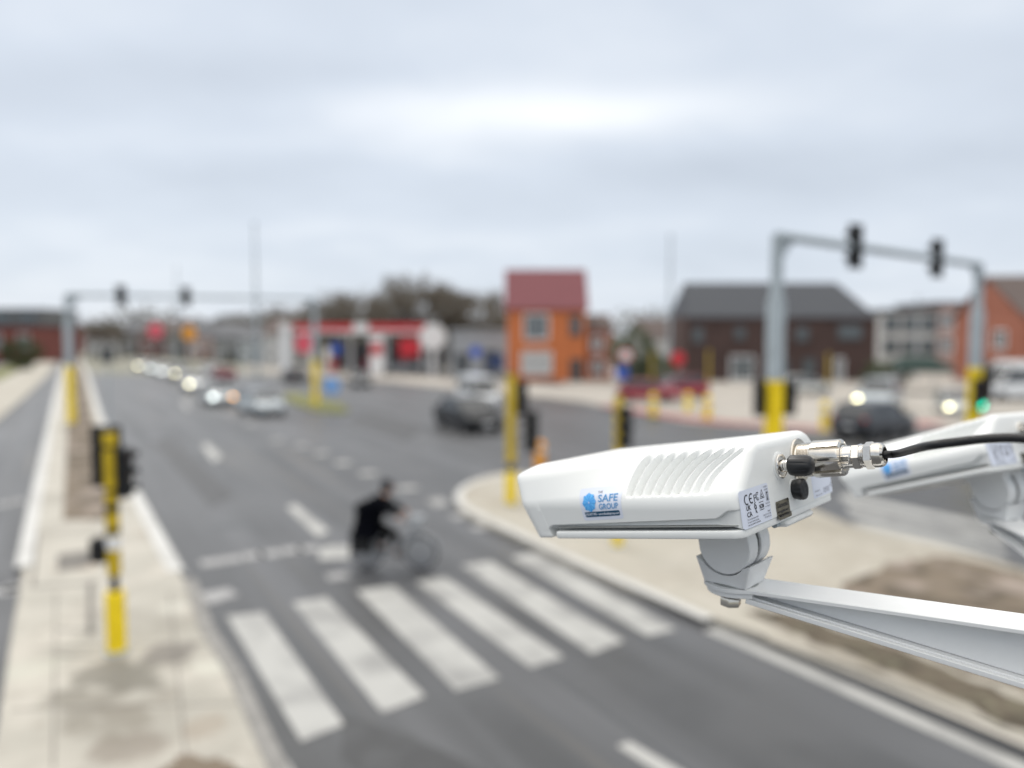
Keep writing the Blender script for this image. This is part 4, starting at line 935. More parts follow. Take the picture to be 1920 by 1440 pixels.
def label_mesh(name, fn, w, h, m, parent, lift=.00012, r=.002, th=.0):
    poly = roundpoly([(0, 0), (w, 0), (w, h), (0, h)], [r] * 4, 4, 10); nu, nv = 36, 36
    mb = MB(); vs = []; fs = []
    for i in range(nu + 1):                                   # columns inside a rounded outline
        u = w * i / nu; e = 0
        if u < r: e = r - math.sqrt(max(0, r * r - (r - u) ** 2))
        if u > w - r: e = r - math.sqrt(max(0, r * r - (u - w + r) ** 2))
        for j in range(nv + 1): vs.append(fn(u, e + (h - 2 * e) * j / nv, lift))
    fs = [(i * (nv + 1) + j, (i + 1) * (nv + 1) + j, (i + 1) * (nv + 1) + j + 1, i * (nv + 1) + j + 1) for i in range(nu) for j in range(nv)]
    return mb.add(vs, fs).build(name, M_[m], parent)

def device():
    t = empty('roadside_camera'); hood = make_hood().build('hood', W_, t, 38)
    # base tray: plan outline with rounded corners and a soft bevel
    w = .1412
    plan = roundpoly([(-.2715, -w + .003), (-.0015, -w), (-.0015, w), (-.2715, w - .003)], [.003, .0135, .0135, .003], 10, 8)
    mb = MB(); L = [(.0022, 0), (.0006, .0007), (0, .0022), (0, .0080), (.0006, .0090), (.0018, .0096)]
    vs = []; n = len(plan)
    for (i_, z) in L:
        for (x, y) in inset(plan, i_) if i_ else plan: vs.append((x, y, z))
    mb.add(vs, [(k * n + i, k * n + (i + 1) % n, (k + 1) * n + (i + 1) % n, (k + 1) * n + i) for k in range(len(L) - 1) for i in range(n)] + [tuple(range(n))[::-1], tuple(range((len(L) - 1) * n, len(L) * n))])
    tray = mb.build('base_tray', W_, t, 38)
    gs = MB().prism(inset(plan, .0022), 0.0139, .0152); gs.build('seal', M_['shadowgap'], t)
    MB().box((-.262, 0, .045), (.003, .20, .075), .001).build('front_window', M_['glass'], t)
    # latch on the rear underside
    MB().box((-.012, .022, -.0045), (.022, .085, .008), .003).build('latch', W_, t, 40)
    MB().tube((-.014, -.030, -.004), (-.014, -.018, -.004), .0038, n=12).build('latch_pin', M_['galv'], t, 40)
    # ports on the rear wall (axis = +x)
    def rear(y, z, k=1.0): return Matrix.Translation((0, y, z)) @ Matrix.Scale(k, 4)
    pt = MB().at(rear(-.023, .067, 1.16)).lathe([(-.002, .0150), (.0010, .0150), (.0016, .0142), (.0016, .0128)], 40).build('port_plate', W_, t, 40)
    rg = MB().at(rear(-.023, .067, 1.16)).lathe([(0, .0132), (.0032, .0132), (.0038, .0124), (.0038, .0106), (.0014, .0102), (.0014, .0068), (.006, .0064), (.0066, .0058), (.0085, .0058), (.0092, .0066), (.012, .0066)], 40).build('port', M_['nickel2'], t, 30)
    cap = MB().at(rear(-.023, .067, 1.16) @ Matrix.Translation((.0115, 0, 0)) @ Matrix.Rotation(R(4), 4, 'Y'))
    cap.lathe([(0, .0088), (.0015, .0104), (.004, .0108), (.0175, .0108), (.0208, .0100), (.0235, .0078), (.0245, .0045), (.0247, .0005)], 72, None, lambda a, k: (1 - .055 * (max(0, math.cos(a * 9)) ** 6)) if 2 <= k <= 4 else 1)
    cap.build('dust_cap', M_['rubberc'], t, 45)
    c0 = rear(.040, .0665, 1.07)
    fl = MB().at(c0).lathe([(0, .0268), (.0012, .0268), (.0022, .0258), (.0022, .018)], 48).build('connector_flange', M_['nickel'], t, 35)
    th = [(0, .0205)]
    for k in range(9): th += [(.0035 + .0017 * k, .0186), (.0042 + .0017 * k, .0202), (.0048 + .0017 * k, .0202)]
    th += [(.0205, .0180)]
    MB().at(c0).lathe(th, 48).build('connector_thread', M_['nickel'], t, 25)
    def knurl(a, k): return (1 + .03 * (1 if math.cos(a * 9) > -.74 else -4.5)) if 1 <= k <= 4 else 1
    MB().at(c0 @ Matrix.Translation((.019, 0, 0))).lathe([(0, .0195), (.0008, .0212), (.0020, .0216), (.0315, .0208), (.0330, .0200), (.0337, .0172), (.0337, .0150), (.030, .0150)], 192, None, knurl).build('coupling_ring', M_['nickel'], t, 25)
    g = MB().at(c0 @ Matrix.Translation((.0475, 0, 0))); g.lathe([(0, .0142), (.0055, .0142), (.0058, .0128), (.0165, .0128), (.0170, .0120)], 40)
    g.lathe([(.0168, .0146), (.0178, .0156), (.0240, .0156), (.0250, .0146)], 6)
    for k in range(4): g.lathe([(.0248 + .0016 * k, .0122), (.0253 + .0016 * k, .0132), (.0259 + .0016 * k, .0132), (.0264 + .0016 * k, .0122)], 32)
    g.build('cable_gland', M_['nickel2'], t, 25)
    n2 = MB().at(c0 @ Matrix.Translation((.0770, 0, 0))); n2.lathe([(0, .0142), (.0012, .0158), (.0085, .0158), (.0098, .0142)], 6, Matrix.Rotation(R(14), 4, 'X'))
    n2.lathe([(.0095, .0140), (.0150, .0140), (.0185, .0128), (.0205, .0105), (.0207, .0085), (.0180, .0076)], 40); n2.build('gland_nut', M_['nickel'], t, 25)
    MB().at(c0 @ Matrix.Translation((.0520, 0, 0))).box((.004, -.0125, 0), (.014, .004, .006), .001).box((.004, -.0125, -.007), (.010, .004, .003), .0008).build('locking_tab', M_['nickel'], t)
    v0 = rear(.009, .0335)
    MB().at(v0).lathe([(0, .0132), (.001, .0132), (.0014, .0118)], 40).build('vent_seat', W_, t, 40)
    vp = MB().at(v0); vp.lathe([(.001, .0118), (.0045, .0125), (.0055, .0122), (.006, .0110)], 48); vp.lathe([(.006, .0130), (.0068, .0134), (.0125, .0134), (.0140, .0126), (.0144, .0118)], 48, None, lambda a, k: 1 - .10 * (max(0, math.cos(a * 4)) ** 8) if 1 <= k <= 2 else 1)
    vb = vp.build('vent_plug', M_['rubberc'], t, 40)
    va = MB().at(v0)
    for rr in (.0048, .0066, .0094):
        va.lathe([(.0144, rr), (.0147, rr), (.0147, rr - .0005), (.0144, rr - .0005)], 40)
    for k in range(5): va.box((.0146, 0, -.002 + .001 * k), (.0004, .006 - abs(k - 2) * .001, .0004))
    va.build('embossed_mark', M_['darkgrey'], vb)
    # knuckle under the tray
    def disc(y0, y1, r):
        xk, zk = -.085, -.031; pts = []
        for k in range(25): a = R(200) + R(140 + 20) * k / 24; pts.append((xk + r * math.cos(a), zk + r * math.sin(a)))
        pts = [(xk - r * 1.02, .002), (xk - r * 1.0, zk - .004)] + [(xk + r * math.cos(R(190 + 160 * k / 24)), zk + r * math.sin(R(190 + 160 * k / 24))) for k in range(25)] + [(xk + r * 1.0, zk + .004), (xk + r * .86, .002)]
        # prism axis is z: map (px, pz) plane with extrusion along y
        Mp = Matrix(((1, 0, 0, 0), (0, 0, -1, 0), (0, 1, 0, 0), (0, 0, 0, 1)))
        return pts, Mp
    for (y0, y1, r) in ((-.031, -.0065, .0355), (.0045, .030, .0355)):
        pts, Mp = disc(y0, y1, r); MB().prism(pts, -y1, -y0, Mp, .0012).build('mount_lug', W2, t, 40)
    pts, Mp = disc(0, 0, .0315); MB().prism(pts, -.006, .008, Mp).build('mount_gap_shade', M_['darkgrey'], t, 40)  # inner core coloured dark for the shade in the slot between the lugs
    MB().box((-.085, 0, -.003), (.085, .075, .008), .002).build('mount_pad', W2, t)
    # ---- sticker with the firm's mark on the near side wall
    x0, z0, wd, hh, sk = -.2175, .0235, .0600, .0400, math.radians(1.0)
    def fn(u, v, lift): return near_pt(x0 + u * math.cos(sk) - v * math.sin(sk) * .5 - (v * .06), z0 + u * .035 + v, .0001 + lift)
    st = label_mesh('side_sticker', fn, wd, hh, 'paper', t)
    A = Art(fn); cx, cy, ro, ri = .0135, .0225, .0098, .0086
    for k in range(8):
        a = R(90 + 45 * k + 5); sy = 1.22
        tip = (cx + ro * math.cos(a), cy + ro * sy * math.sin(a))
        l = (cx + ri * math.cos(a + R(22.5)), cy + ri * sy * math.sin(a + R(22.5))); r_ = (cx + ri * math.cos(a - R(22.5)), cy + ri * sy * math.sin(a - R(22.5)))
        c_ = (cx, cy)
        A.poly('blue1' if k % 2 else 'blue2', [c_, r_, tip, l], [(0, 1, 2, 3)])
        A.poly('blue2' if k % 2 else 'blue1', [c_, ((r_[0] + tip[0]) / 2, (r_[1] + tip[1]) / 2), tip], [(0, 1, 2)], .0009)
    for k in range(4):
        a = R(90 * k + 5); A.poly('paper', [(cx + .0004 * math.cos(a + PI / 2), cy + .0004 * math.sin(a + PI / 2)), (cx + .0016 * math.cos(a), cy + .002 * math.sin(a)), (cx - .0004 * math.cos(a + PI / 2), cy - .0004 * math.sin(a + PI / 2))], [(0, 2, 1)], .0013)
    A.text('inkgrey', 'THE', .0255, .0328, .0038, width=.0062); A.text('blue3', 'SAFE', .0262, .0225, .0120, .00022, width=.0285); A.text('blue3', 'GROUP', .0268, .0132, .0098, .0002, width=.0285)
    A.poly('teal', [(.0040, .0052), (.0052, .0042), (.0545, .0042), (.0560, .0052), (.0560, .0098), (.0548, .0108), (.0040, .0108)], [tuple(range(7))])
    A2 = Art(fn); p, f = text2d('076 977 976 - www.thesafegroup.com', .0042, .00007); k = .050 / max(q[0] for q in p)
    A2.poly('paper', [(.0050 + x * k, .0062 + y) for x, y in p], f, .0007)
    A.build('printing', st); A2.build('lettering', st)
    # ---- approval label on the rear wall
    def fr(y0, z0, sk=0.0):
        def f(u, v, lift):
            y = y0 + u; z = z0 + v + sk * u; x = 0.0
            e = (-.1285 - y)
            if e > 0: x = -.0125 + math.sqrt(max(0, .0125 ** 2 - min(e, .0125) ** 2))
            return Vector((x + .00012 + lift, y, z))
        return f
    f1 = fr(-.1355, .0095, .0); w1, h1 = .0725, .0430
    st = label_mesh('approval_label', f1, w1, h1, 'paper', t); A = Art(f1)
    A.arc('ink', .0135, .0315, .0052, 60, 300, .0016); A.arc('ink', .0255, .0315, .0052, 60, 300, .0016); A.stroke('ink', [(.0210, .0315), (.0262, .0315)], .0014)
    A.text('ink', 'F', .0318, .0265, .0115, 0.0, width=.0046); A.arc('ink', .0418, .0315, .0044, 50, 310, .0009); A.arc('ink', .0420, .0315, .0024, 50, 310, .0007)
    A.stroke('ink', [(.0485, .0275), (.0535, .0375), (.0585, .0275)], .0012, True); A.arc('ink', .0530, .0305, .0018, 60, 300, .0008); A.stroke('ink', [(.0530, .0300), (.0560, .0278)], .0008)
    A.text('inkgrey', 'IS 13252(Part 1)', .0590, .0385, .0028, width=.0115); A.text('inkgrey', 'IEC 60950-1', .0610, .0350, .0028, width=.0095)
    A.stroke('ink', [(.0640, .0225), (.0700, .0225), (.0700, .0335), (.0640, .0335)], .0005, True); A.stroke('ink', [(.0670, .0240), (.0670, .0320)], .0014); A.stroke('ink', [(.0652, .0320), (.0688, .0320)], .0012); A.stroke('ink', [(.0652, .0240), (.0688, .0240)], .0012)
    A.text('ink', 'UK', .0100, .0195, .0080, .00012, width=.0110); A.text('ink', 'CA', .0100, .0120, .0080, .00012, width=.0125)
    A.arc('ink', .0330, .0205, .0022, 0, 360, .0014); A.stroke('ink', [(.0315, .0205), (.0312, .0240), (.0345, .0260)], .0012); A.stroke('ink', [(.0340, .0200), (.0325, .0140)], .0012); A.stroke('ink', [(.0335, .0160), (.0360, .0132)], .0011)
    A.text('ink', 'NOM', .0430, .0165, .0072, .0001, width=.0115); A.stroke('ink', [(.0430, .0238), (.0545, .0238)], .0007); A.stroke('ink', [(.0430, .0150), (.0545, .0150)], .0007)
    A.text('inkgrey', 'R-41201038', .0600, .0190, .0027, width=.0115); A.text('inkgrey', 'www.bis.gov.in', .0580, .0160, .0024, width=.0135)
    for i, (s_, wd_) in enumerate((('This is a Class A device. Model:', .028), ('for use in commercial areas.', .029), ('see user guide for full details', .032))): A.text('ink', s_, .0090, .0085 - .0030 * i, .0028, width=wd_)
    for i, (s_, wd_) in enumerate((('PART', .007), ('FLC ID 271 013 286', .020), ('TS 244 743 176', .017))): A.text('ink', s_, .0700 - wd_, .0098 - .0030 * i, .0026, width=wd_)
    A.build('lettering', st)
    # ---- foil label
    f2 = fr(-.049, .0042, .0); st = label_mesh('foil_label', lambda u, v, l: f2(u, v, l + .0016 if v < .0052 else l + .0004), .0385, .0225, 'foil', t, r=.002)
    f2b = lambda u, v, l: f2(u, v, l + .0018 if v < .0052 else l + .0006)
    A = Art(f2b); A.text('ink', 'Genetec', .0035, .0145, .0078, .0001, width=.031)
    A.text('ink', 'www.genetec.com', .003, .0085, .0042, .00012, width=.031); A.text('ink', 'MADE IN CANADA', .004, .0035, .0040, .0001, width=.029); A.build('lettering', st)
    # ---- right label, codes left out
    f3 = fr(.0685, .0118, .0); st = label_mesh('serial_label', f3, .067, .040, 'paper', t, r=.0015); A = Art(f3)
    for i, (s_, u_, v_, wd_) in enumerate((('CX 7WC-1', .004, .032, .018), ('S/N 0603746', .005, .008, .018), ('Rating 24V DC', .035, .0085, .022), ('PoE 802.3at', .037, .0060, .020), ('Manufactured date 2023', .007, .0025, .022), ('IP66 / IP67', .036, .0035, .020))): A.text('inkgrey', s_, u_, v_, .0026, width=wd_)
    A.stroke('ink', [(.0600, .0100), (.0615, .0080), (.0640, .0135)], .0008); A.build('lettering', st)
    return t

def frame(az, th, corner, cl):
    c, s = math.cos(R(th)), math.sin(R(th)); ca, sa = math.cos(R(az)), math.sin(R(az))
    x = Vector((sa * c, -ca * c, s)); y = Vector((ca, sa, 0)); z = x.cross(y)
    Mx = Matrix((x, y, z)).transposed().to_4x4(); Mx.translation = corner - Mx.to_3x3() @ Vector(cl); return Mx
D1 = frame(48, 10, U(1395, 1012, .85), (0, -.141, 0)); D2 = frame(27, 20, U(1862, 884, 1.35), (0, -.141, 0))
dev = device(); CAMG = 'white roadside cameras on tapering brackets'
tag(dev, 'sharp nearer white roadside camera with its nose to the left and a metal plug behind', 'camera', CAMG); dev.matrix_world = D1
dev2 = copy_tree(dev); tag(dev2, 'slightly blurred farther white roadside camera at the right edge', 'camera'); dev2.matrix_world = D2

MAST = Vector((.86, .708, 0))
def bracket(D, label, yaw=None, src=None):
    k = D @ Vector((-.085, 0, -.031)); o = k + Vector((0, 0, -.052)); d = (MAST - o); d.z = 0; ln = d.length - .055; rz = math.atan2(d.y, d.x)
    t = empty('bracket', o, rz); tag(t, label, 'bracket', 'tapering white brackets under the roadside cameras')
    hw = .030
    def plan(r, w_, x1): return [(r * math.cos(R(a)), r * math.sin(R(a))) for a in range(60, 301, 8)] + [(r * .75, -w_), (x1, -w_), (x1, w_), (r * .75, w_)]
    MB().prism(plan(.0385, hw, ln), -.0052, 0, None, .0007).build('top_flange', W2, t, 40)
    MB().prism(plan(.0345, hw * .92, .028), -.0125, -.0050, None, .001).build('end_boss', W2, t, 40)
    zb = lambda x: -.0125 - (max(0, x - .03)) * .165
    hgt = .006; MB().add([(.035, -.0035, -.005), (ln, -.0035, -.005), (ln, -.0035, zb(ln)), (.035, -.0035, zb(.035)), (.035, .0035, -.005), (ln, .0035, -.005), (ln, .0035, zb(ln)), (.035, .0035, zb(.035))],
                  [(0, 3, 2, 1), (4, 5, 6, 7), (0, 4, 7, 3), (1, 2, 6, 5), (3, 7, 6, 2)]).build('web', W2, t)
    b = MB(); sl = math.atan2(zb(ln) - zb(.02), ln - .02); L2 = math.hypot(ln - .02, zb(ln) - zb(.02))
    T = Matrix.Translation((.02, 0, zb(.02))) @ Matrix.Rotation(-sl, 4, 'Y')
    b.box((L2 / 2, 0, -.003), (L2, 2 * hw * .92, .0062), .0007, None); b.v = [tuple(T @ Vector(p)) for p in b.v]; b.build('bottom_flange', W2, t)
    b = MB(); b.box((L2 / 2, -hw * .62, .001), (L2, .0035, .0022), .0005); b.v = [tuple(T @ Vector(p)) for p in b.v]; b.build('rib', W2, t)
    MB().box((ln + .002, 0, -.062), (.008, .10, .16), .002).build('end_plate', W2, t)
    bl = MB().lathe([(0, .0125), (-.002, .0138), (-.0110, .0138), (-.0125, .0125)], 6, Matrix.Translation((-.004, 0, -.0205)) @ Matrix.Rotation(-PI / 2, 4, 'Y')).build('bolt', M_['nickel'], t, 30)
    w = MB()
    for q in range(3): w.lathe([(0, .0145), (.0008, .0160), (.0014, .0145)], 32, Matrix.Translation((-.004, 0, -.0205 + .0026 * q)) @ Matrix.Rotation(-PI / 2, 4, 'Y'))
    w.build('washer', M_['nickel'], t, 30)
    return t, o, k
def saddle(t, D, o, k):
    # cradle under the lugs, turned with the camera
    yw = math.atan2((D.to_3x3() @ Vector((1, 0, 0))).y, (D.to_3x3() @ Vector((1, 0, 0))).x) - t.rotation_euler.z
    Mw = Matrix.Rotation(yw, 4, 'Z'); pts = []; r = .0372; zc = k.z - o.z
    th = math.atan2(D.to_3x3()[2][0], math.hypot(D.to_3x3()[0][0], D.to_3x3()[1][0]))
    pts = [(-.0285, 0.0006), (.0285, .0006), (.0400, .0300 - .004)]
    arc = [(r * math.cos(R(a)), zc + r * math.sin(R(a))) for a in range(324, 215, -4)]
    pts = [(-.0285, .0008), (.0285, .0008), (.0375, zc + r * math.sin(R(-36)) + .003)] + arc[0:] + [(-.0375, zc + r * math.sin(R(-145)) + .003)]
    Mp = Mw @ Matrix(((1, 0, 0, 0), (0, 0, -1, 0), (0, 1, 0, 0), (0, 0, 0, 1)))
    n = len(pts); vs = []
    for (y, f) in ((-.036, 0), (-.034, .0), (.034, 0), (.036, 0)):
        for (x, z) in pts:
            low_ = 1 - min(1, z / .03); e = .0015 if abs(y) > .035 else 0
            sy = y * (1 - .22 * max(0, low_)); vs.append(Mw @ Vector((x * (1 - e / .04), sy, z + (e if z < .002 else 0))))
    fs = [(q * n + i, q * n + (i + 1) % n, (q + 1) * n + (i + 1) % n, (q + 1) * n + i) for q in range(3) for i in range(n)]
    m_ = MB().add(vs, fs)
    for q in (0, 3):                                         # end faces as strips between the outline's foot and the arc
        L = [(i) for i in range(n)]; m_.f.append(tuple(q * n + i for i in (L if q == 3 else L[::-1])))
    ob = m_.build('cradle', W2, t, 30)
    MB().tube((0, 0, .0002), (0, 0, .0012), .031, n=32).build('cradle_seat', M_['shadowgap'], t)
    return ob
for D, lb in ((D1, 'sharp white tapering bracket under the nearer camera, running to the right edge'), (D2, 'blurred white bracket under the farther camera at the right edge')):
    t, o, k = bracket(D, lb); saddle(t, D, o, k)
    print('BR', PX(o), [PX(t.matrix_basis @ Vector((x, y, 0))) for x, y in ((.05, -.03), (.05, .03), (.3, -.03), (.3, .03))])
mt = empty('support_mast', MAST); tag(mt, 'grey steel mast that holds both camera brackets, just right of the picture', 'mast')
MB().tube((0, 0, 0), (0, 0, 5.0), .055, n=32).build('pole', M_['galv'], mt, 40)
MB().lathe([(0, .16), (.03, .16), (.035, .06)], 24, Matrix.Rotation(-PI / 2, 4, 'Y')).build('base_plate', M_['galv'], mt, 40)
e1 = D1 @ Vector((.1035, .040, .0665)); e0 = D1 @ Vector((.088, .040, .0665))
v_ = (e1 - e0).normalized(); print('E1', PX(e1), PX(e1 + v_ * .03))
pts = [e0, e1, e1 + v_ * .015, U(1735, 837, .79), U(1800, 828, .765), U(1860, 822, .745), U(1920, 822, .725), U(2000, 832, .70), U(2100, 855, .69), U(2190, 890, .69)]
cb = MB().path([Vector(p) for p in curve_pts(pts, 8)], .0046, 20).build('cable', mat('black cable jacket', (.006, .0065, .008), .45, var=.2, scale=80, bump=.15, bscale=500), None, 60)
tag(cb, 'black cable running from the nearer camera to the right edge', 'cable')
e1 = D2 @ Vector((.1035, .040, .0665)); e0 = D2 @ Vector((.088, .040, .0665)); v = (e1 - e0).normalized()
pts = [e0, e1, e1 + v * .05, e1 + v * .10 + Vector((0, 0, -.02)), e1 + v * .14 + Vector((0, 0, -.06)), e1 + v * .17 + Vector((.0, 0, -.12))]
cb = MB().path([Vector(p) for p in curve_pts(pts, 8)], .0053, 16).build('cable', cb.data.materials[0], None, 60); tag(cb, 'black cable hanging from the farther camera', 'cable')
print('D1', [PX(D1 @ Vector(p)) for p in ((0, -.141, 0), (-.3, -.138, 0), (.1, .04, .0655))])

# ------------------------------------------------------------------ cyclist
def skin(name, V, E, m, parent, sub=2, loc=None):
    me = bpy.data.meshes.new(name); me.from_pydata([v[0] for v in V], E, []); o = bpy.data.objects.new(name, me); C.objects.link(o)
    o.modifiers.new('s', 'SKIN'); me.skin_vertices or None
    for i, v in enumerate(V):
        r = v[1]; me.skin_vertices[0].data[i].radius = (r, r) if not isinstance(r, tuple) else r
        me.skin_vertices[0].data[i].use_root = (i == 0)
    s = o.modifiers.new('u', 'SUBSURF'); s.levels = sub; s.render_levels = sub
    dg = bpy.context.evaluated_depsgraph_get(); bpy.context.view_layer.update(); me2 = bpy.data.meshes.new_from_object(o.evaluated_get(dg)); 
    bpy.data.objects.remove(o); me2.materials.clear(); me2.materials.append(m)
    for p in me2.polygons: p.use_smooth = True
    me2.name = name; ob = bpy.data.objects.new(name, me2); C.objects.link(ob)
    if parent: ob.parent = parent
    return ob
base = G(738, 1066, .012); HB = R(-4)                         # bicycle heading to the right
bk = empty('bicycle', base, HB); tag(bk, 'grey bicycle ridden over the junction just above the zebra crossing', 'bicycle')
FRM = mat('silver grey bicycle frame', (.40, .42, .45), .35, .4)
rw, fw_ = Vector((-.54, 0, .35)), Vector((.55, 0, .35)); bb = Vector((-.08, 0, .30)); sp_ = Vector((-.36, 0, .78)); hd = Vector((.36, 0, .90)); hb_ = Vector((.40, 0, .78))
f = MB(); f.tube(bb, sp_, .018, n=10); f.tube(bb, hb_, .022, n=10); f.tube(sp_ + (bb - sp_) * .2, hd, .016, n=10); f.tube(hb_ + Vector((.015, 0, -.05)), hd + Vector((-.015, 0, .08)), .022, n=10)
for s in (-.06, .06): f.tube(rw + Vector((0, s, 0)), bb + Vector((0, s * .6, 0)), .011, n=8); f.tube(rw + Vector((0, s, 0)), sp_ + (bb - sp_) * .2, .009, n=8); f.tube(fw_ + Vector((0, s, 0)), hb_ + Vector((.015, s * .8, -.06)), .013, n=8)
f.build('frame', FRM, bk, 40)
for c in (rw, fw_):
    w = MB().at(Matrix.Translation(c) @ Matrix.Rotation(PI / 2, 4, 'Z')); N = 40; vs = []; fs = []
    for i in range(N):
        a = 2 * PI * i / N
        for j in range(8): b = 2 * PI * j / 8; rr = .335 + .018 * math.cos(b); vs.append((.018 * math.sin(b), rr * math.cos(a), rr * math.sin(a)))
    fs = [(i * 8 + j, ((i + 1) % N) * 8 + j, ((i + 1) % N) * 8 + (j + 1) % 8, i * 8 + (j + 1) % 8) for i in range(N) for j in range(8)]
    wo = w.add(vs, fs).build('wheel', M_['rubber'], bk, 60)
    r_ = MB().at(Matrix.Translation(c)); 
    for i in range(20): a = 2 * PI * i / 20; r_.tube((0, .03 * (-1) ** i, 0), (.31 * math.cos(a), 0, .31 * math.sin(a)), .0022, n=4)
    r_.tube((0, -.05, 0), (0, .05, 0), .022, n=10); r_.build('spokes', M_['rim'], wo)
    q = MB().at(Matrix.Translation(c) @ Matrix.Rotation(PI / 2, 4, 'Z')); q.lathe([(-.012, .318), (-.012, .302), (.012, .302), (.012, .318)], 40); q.build('rim', M_['rim'], wo)
    g_ = MB().at(Matrix.Translation(c)); pts = [(.372 * math.cos(R(a)), 0, .372 * math.sin(R(a))) for a in range(10, 175, 12)]; g_.path(pts, .020, 6); g_.build('mudguard', FRM, bk, 60)
h_ = MB(); h_.path([(.22, -.30, 1.06), (.32, -.27, 1.08), (.36, -.12, 1.06), (.345, 0, 1.02), (.36, .12, 1.06), (.32, .27, 1.08), (.22, .30, 1.06)], .013, 8); h_.tube(hd, (.345, 0, 1.03), .016, n=8); h_.build('handlebar', FRM, bk, 60)
for s in (-1, 1): MB().path([(.30, s * .285, 1.07), (.18, s * .31, 1.055)], .018, 8).build('grip', M_['rubberc'], bk, 60)
MB().ball((-.46, 0, .90), 1, 14, 8, (.14, .08, .04)).build('saddle', M_['black'], bk, 60); MB().tube(sp_, (-.44, 0, .89), .014, n=8).build('seat_post', M_['rim'], bk)
k_ = MB(); k_.tube((-.08, -.09, .30), (-.08, .09, .30), .02, n=8); k_.tube((-.08, .08, .30), (.06, .08, .20), .012, n=6); k_.tube((-.08, -.08, .30), (-.22, -.08, .40), .012, n=6); k_.build('crank', M_['rim'], bk)
MB().box((.06, .13, .20), (.10, .09, .025), .006).build('pedal', M_['black'], bk); MB().box((-.22, -.13, .40), (.10, .09, .025), .006).build('pedal', M_['black'], bk)
rk = MB(); rk.box((-.62, 0, .76), (.40, .14, .02)); 
for s in (-.06, .06): rk.tube((-.62, s, .75), rw + Vector((0, s, 0)), .006, n=6)
rk.build('luggage_rack', M_['darkgrey'], bk)
for s in (-1, 1): MB().box((-.62, s * .15, .56), (.42, .16, .40), .04).build('pannier', M_['black'], bk)
MB().box((-.835, 0, .74), (.02, .06, .05), .006).build('rear_light', M_['tail'], bk); MB().ball((.42, 0, .92), .04, 10, 6).build('headlamp', M_['rim'], bk, 60)
MB().box((.49, 0, .98), (.26, .32, .20), .03).build('basket', mat('grey wire basket', (.30, .32, .34), .5, var=.2, scale=40), bk)
# rider: one continuous body, clothes over it
SK = mat('skin', (.50, .30, .22), .55); CT = mat('black winter coat', (.002, .0025, .005), 1.0, spec=.1, var=.2, scale=9); TR = mat('black trousers', (.002, .002, .003), 1.0, spec=.1, var=.2, scale=9)
pr = empty('person', base + Vector((-.22, .015, 0)), HB); tag(pr, 'person in a black coat riding the bicycle, leaning forward', 'person')
V = [((-.28, 0, 1.00), .13), ((-.20, 0, 1.18), .125), ((-.07, 0, 1.36), .145), ((.03, 0, 1.47), .10), ((.075, 0, 1.54), .052), ((.105, 0, 1.61), .07),
     ((-.02, -.18, 1.42), .062), ((.15, -.27, 1.24), .045), ((.44, -.29, 1.11), .032), ((-.02, .18, 1.42), .062), ((.15, .27, 1.24), .045), ((.44, .29, 1.11), .032),
     ((-.25, -.09, .95), .095), ((.18, -.10, .84), .07), ((.02, -.12, .50), .045), ((.0, -.13, .46), .035), ((.10, -.13, .445), .03),
     ((-.25, .09, .95), .095), ((.26, .10, .68), .07), ((.24, .12, .32), .045), ((.24, .13, .26), .035), ((.34, .13, .245), .03)]
E = [(0, 1), (1, 2), (2, 3), (3, 4), (4, 5), (2, 6), (6, 7), (7, 8), (2, 9), (9, 10), (10, 11), (0, 12), (12, 13), (13, 14), (14, 15), (15, 16), (0, 17), (17, 18), (18, 19), (19, 20), (20, 21)]
body = skin('body', V, E, SK, pr)
hdm = MB(); T = Matrix.Translation((.125, 0, 1.655)) @ Matrix.Rotation(R(8), 4, 'Y'); hdm.at(T)
hdm.ball((0, 0, 0), 1, 20, 14, (.095, .076, .118)); hdm.ball((.02, 0, -.06), 1, 12, 8, (.062, .055, .06)); hdm.ball((.095, 0, -.012), 1, 8, 6, (.022, .014, .024))
for s in (-1, 1): hdm.ball((-.002, s * .077, -.01), 1, 8, 6, (.02, .010, .032))
hdm.build('head', SK, body, 80)
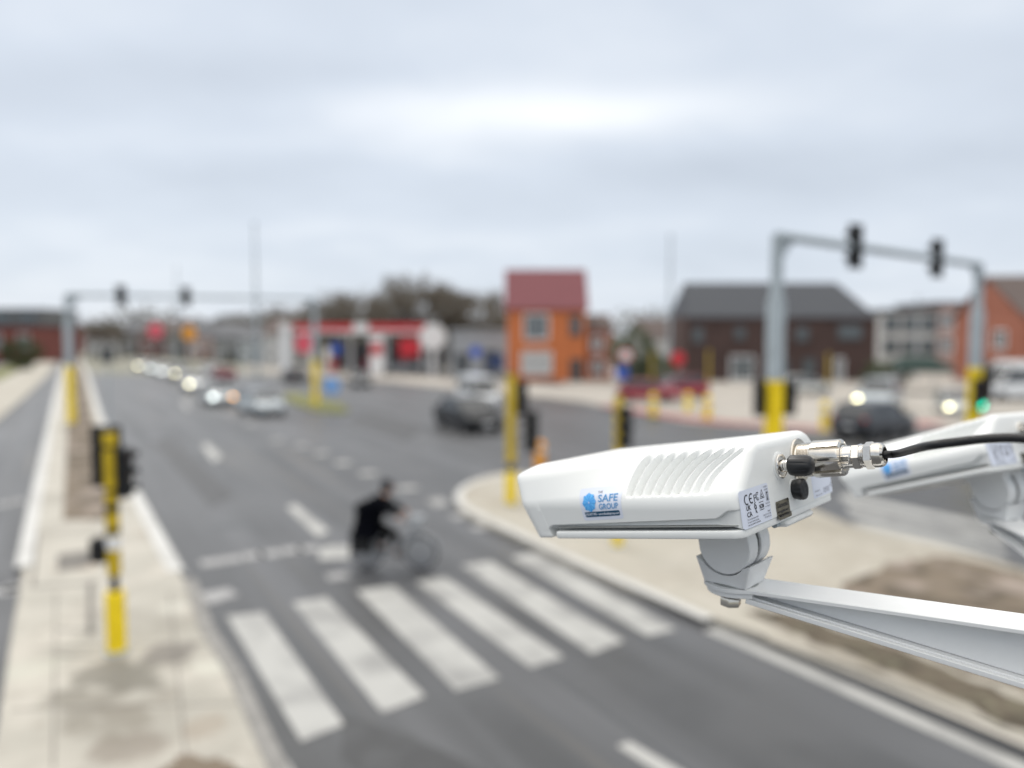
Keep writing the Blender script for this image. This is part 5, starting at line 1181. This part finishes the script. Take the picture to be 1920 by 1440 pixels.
for s in (-1, 1): MB().at(T).ball((.083, s * .03, .012), .012, 8, 6).build('eye', M_['ink'], body, 80)
MB().at(T).box((.083, 0, -.058), (.012, .045, .008), .003).build('mouth', mat('lips', (.35, .13, .11), .5), body)
MB().at(T).ball((-.030, 0, .018), 1, 20, 12, (.115, .108, .140)).build('hood', CT, pr, 80)
for s in (-1, 1):                                             # hands closed round the grips
    c = Vector((.455, s * .297, 1.085)); hm = MB(); hm.ball(c + Vector((-.02, 0, .012)), 1, 10, 8, (.045, .04, .024))
    for j in range(4):
        y = c.y + (-.030 + .020 * j); L = (.036, .042, .040, .032)[j]
        hm.path([(c.x + .0, y, c.z + .018), (c.x + L * .8, y, c.z + .012), (c.x + L, y, c.z - .015), (c.x + L * .5, y, c.z - .042)], .009, 8)
    hm.path([(c.x - .03, c.y - s * .03, c.z), (c.x - .01, c.y - s * .045, c.z - .02), (c.x + .02, c.y - s * .042, c.z - .032)], .010, 8)
    hm.build('hand', SK, body, 60)
VC = [((-.31, 0, .96), .29), ((-.24, 0, 1.18), .27), ((-.11, 0, 1.36), .255), ((.01, 0, 1.46), .13), ((.05, 0, 1.53), .085), ((-.03, -.19, 1.41), .095), ((.15, -.275, 1.24), .085), ((.40, -.29, 1.13), .06), ((-.03, .19, 1.41), .095), ((.15, .275, 1.24), .085), ((.40, .29, 1.13), .06), ((-.33, 0, .74), .26)]
skin('coat', VC, [(0, 1), (1, 2), (2, 3), (3, 4), (2, 5), (5, 6), (6, 7), (2, 8), (8, 9), (9, 10), (0, 11)], CT, pr)
skin('trousers', [((-.27, 0, .97), .15), ((-.24, -.09, .93), .115), ((.18, -.10, .84), .10), ((.02, -.12, .52), .075), ((-.24, .09, .93), .115), ((.26, .10, .68), .10), ((.24, .12, .34), .075)], [(0, 1), (1, 2), (2, 3), (0, 4), (4, 5), (5, 6)], TR, pr)
for (x, y, z) in ((.04, -.13, .44), (.28, .13, .245)):
    MB().ball((x, y, z), 1, 14, 8, (.135, .048, .045)).build('shoe', M_['black'], pr, 60)
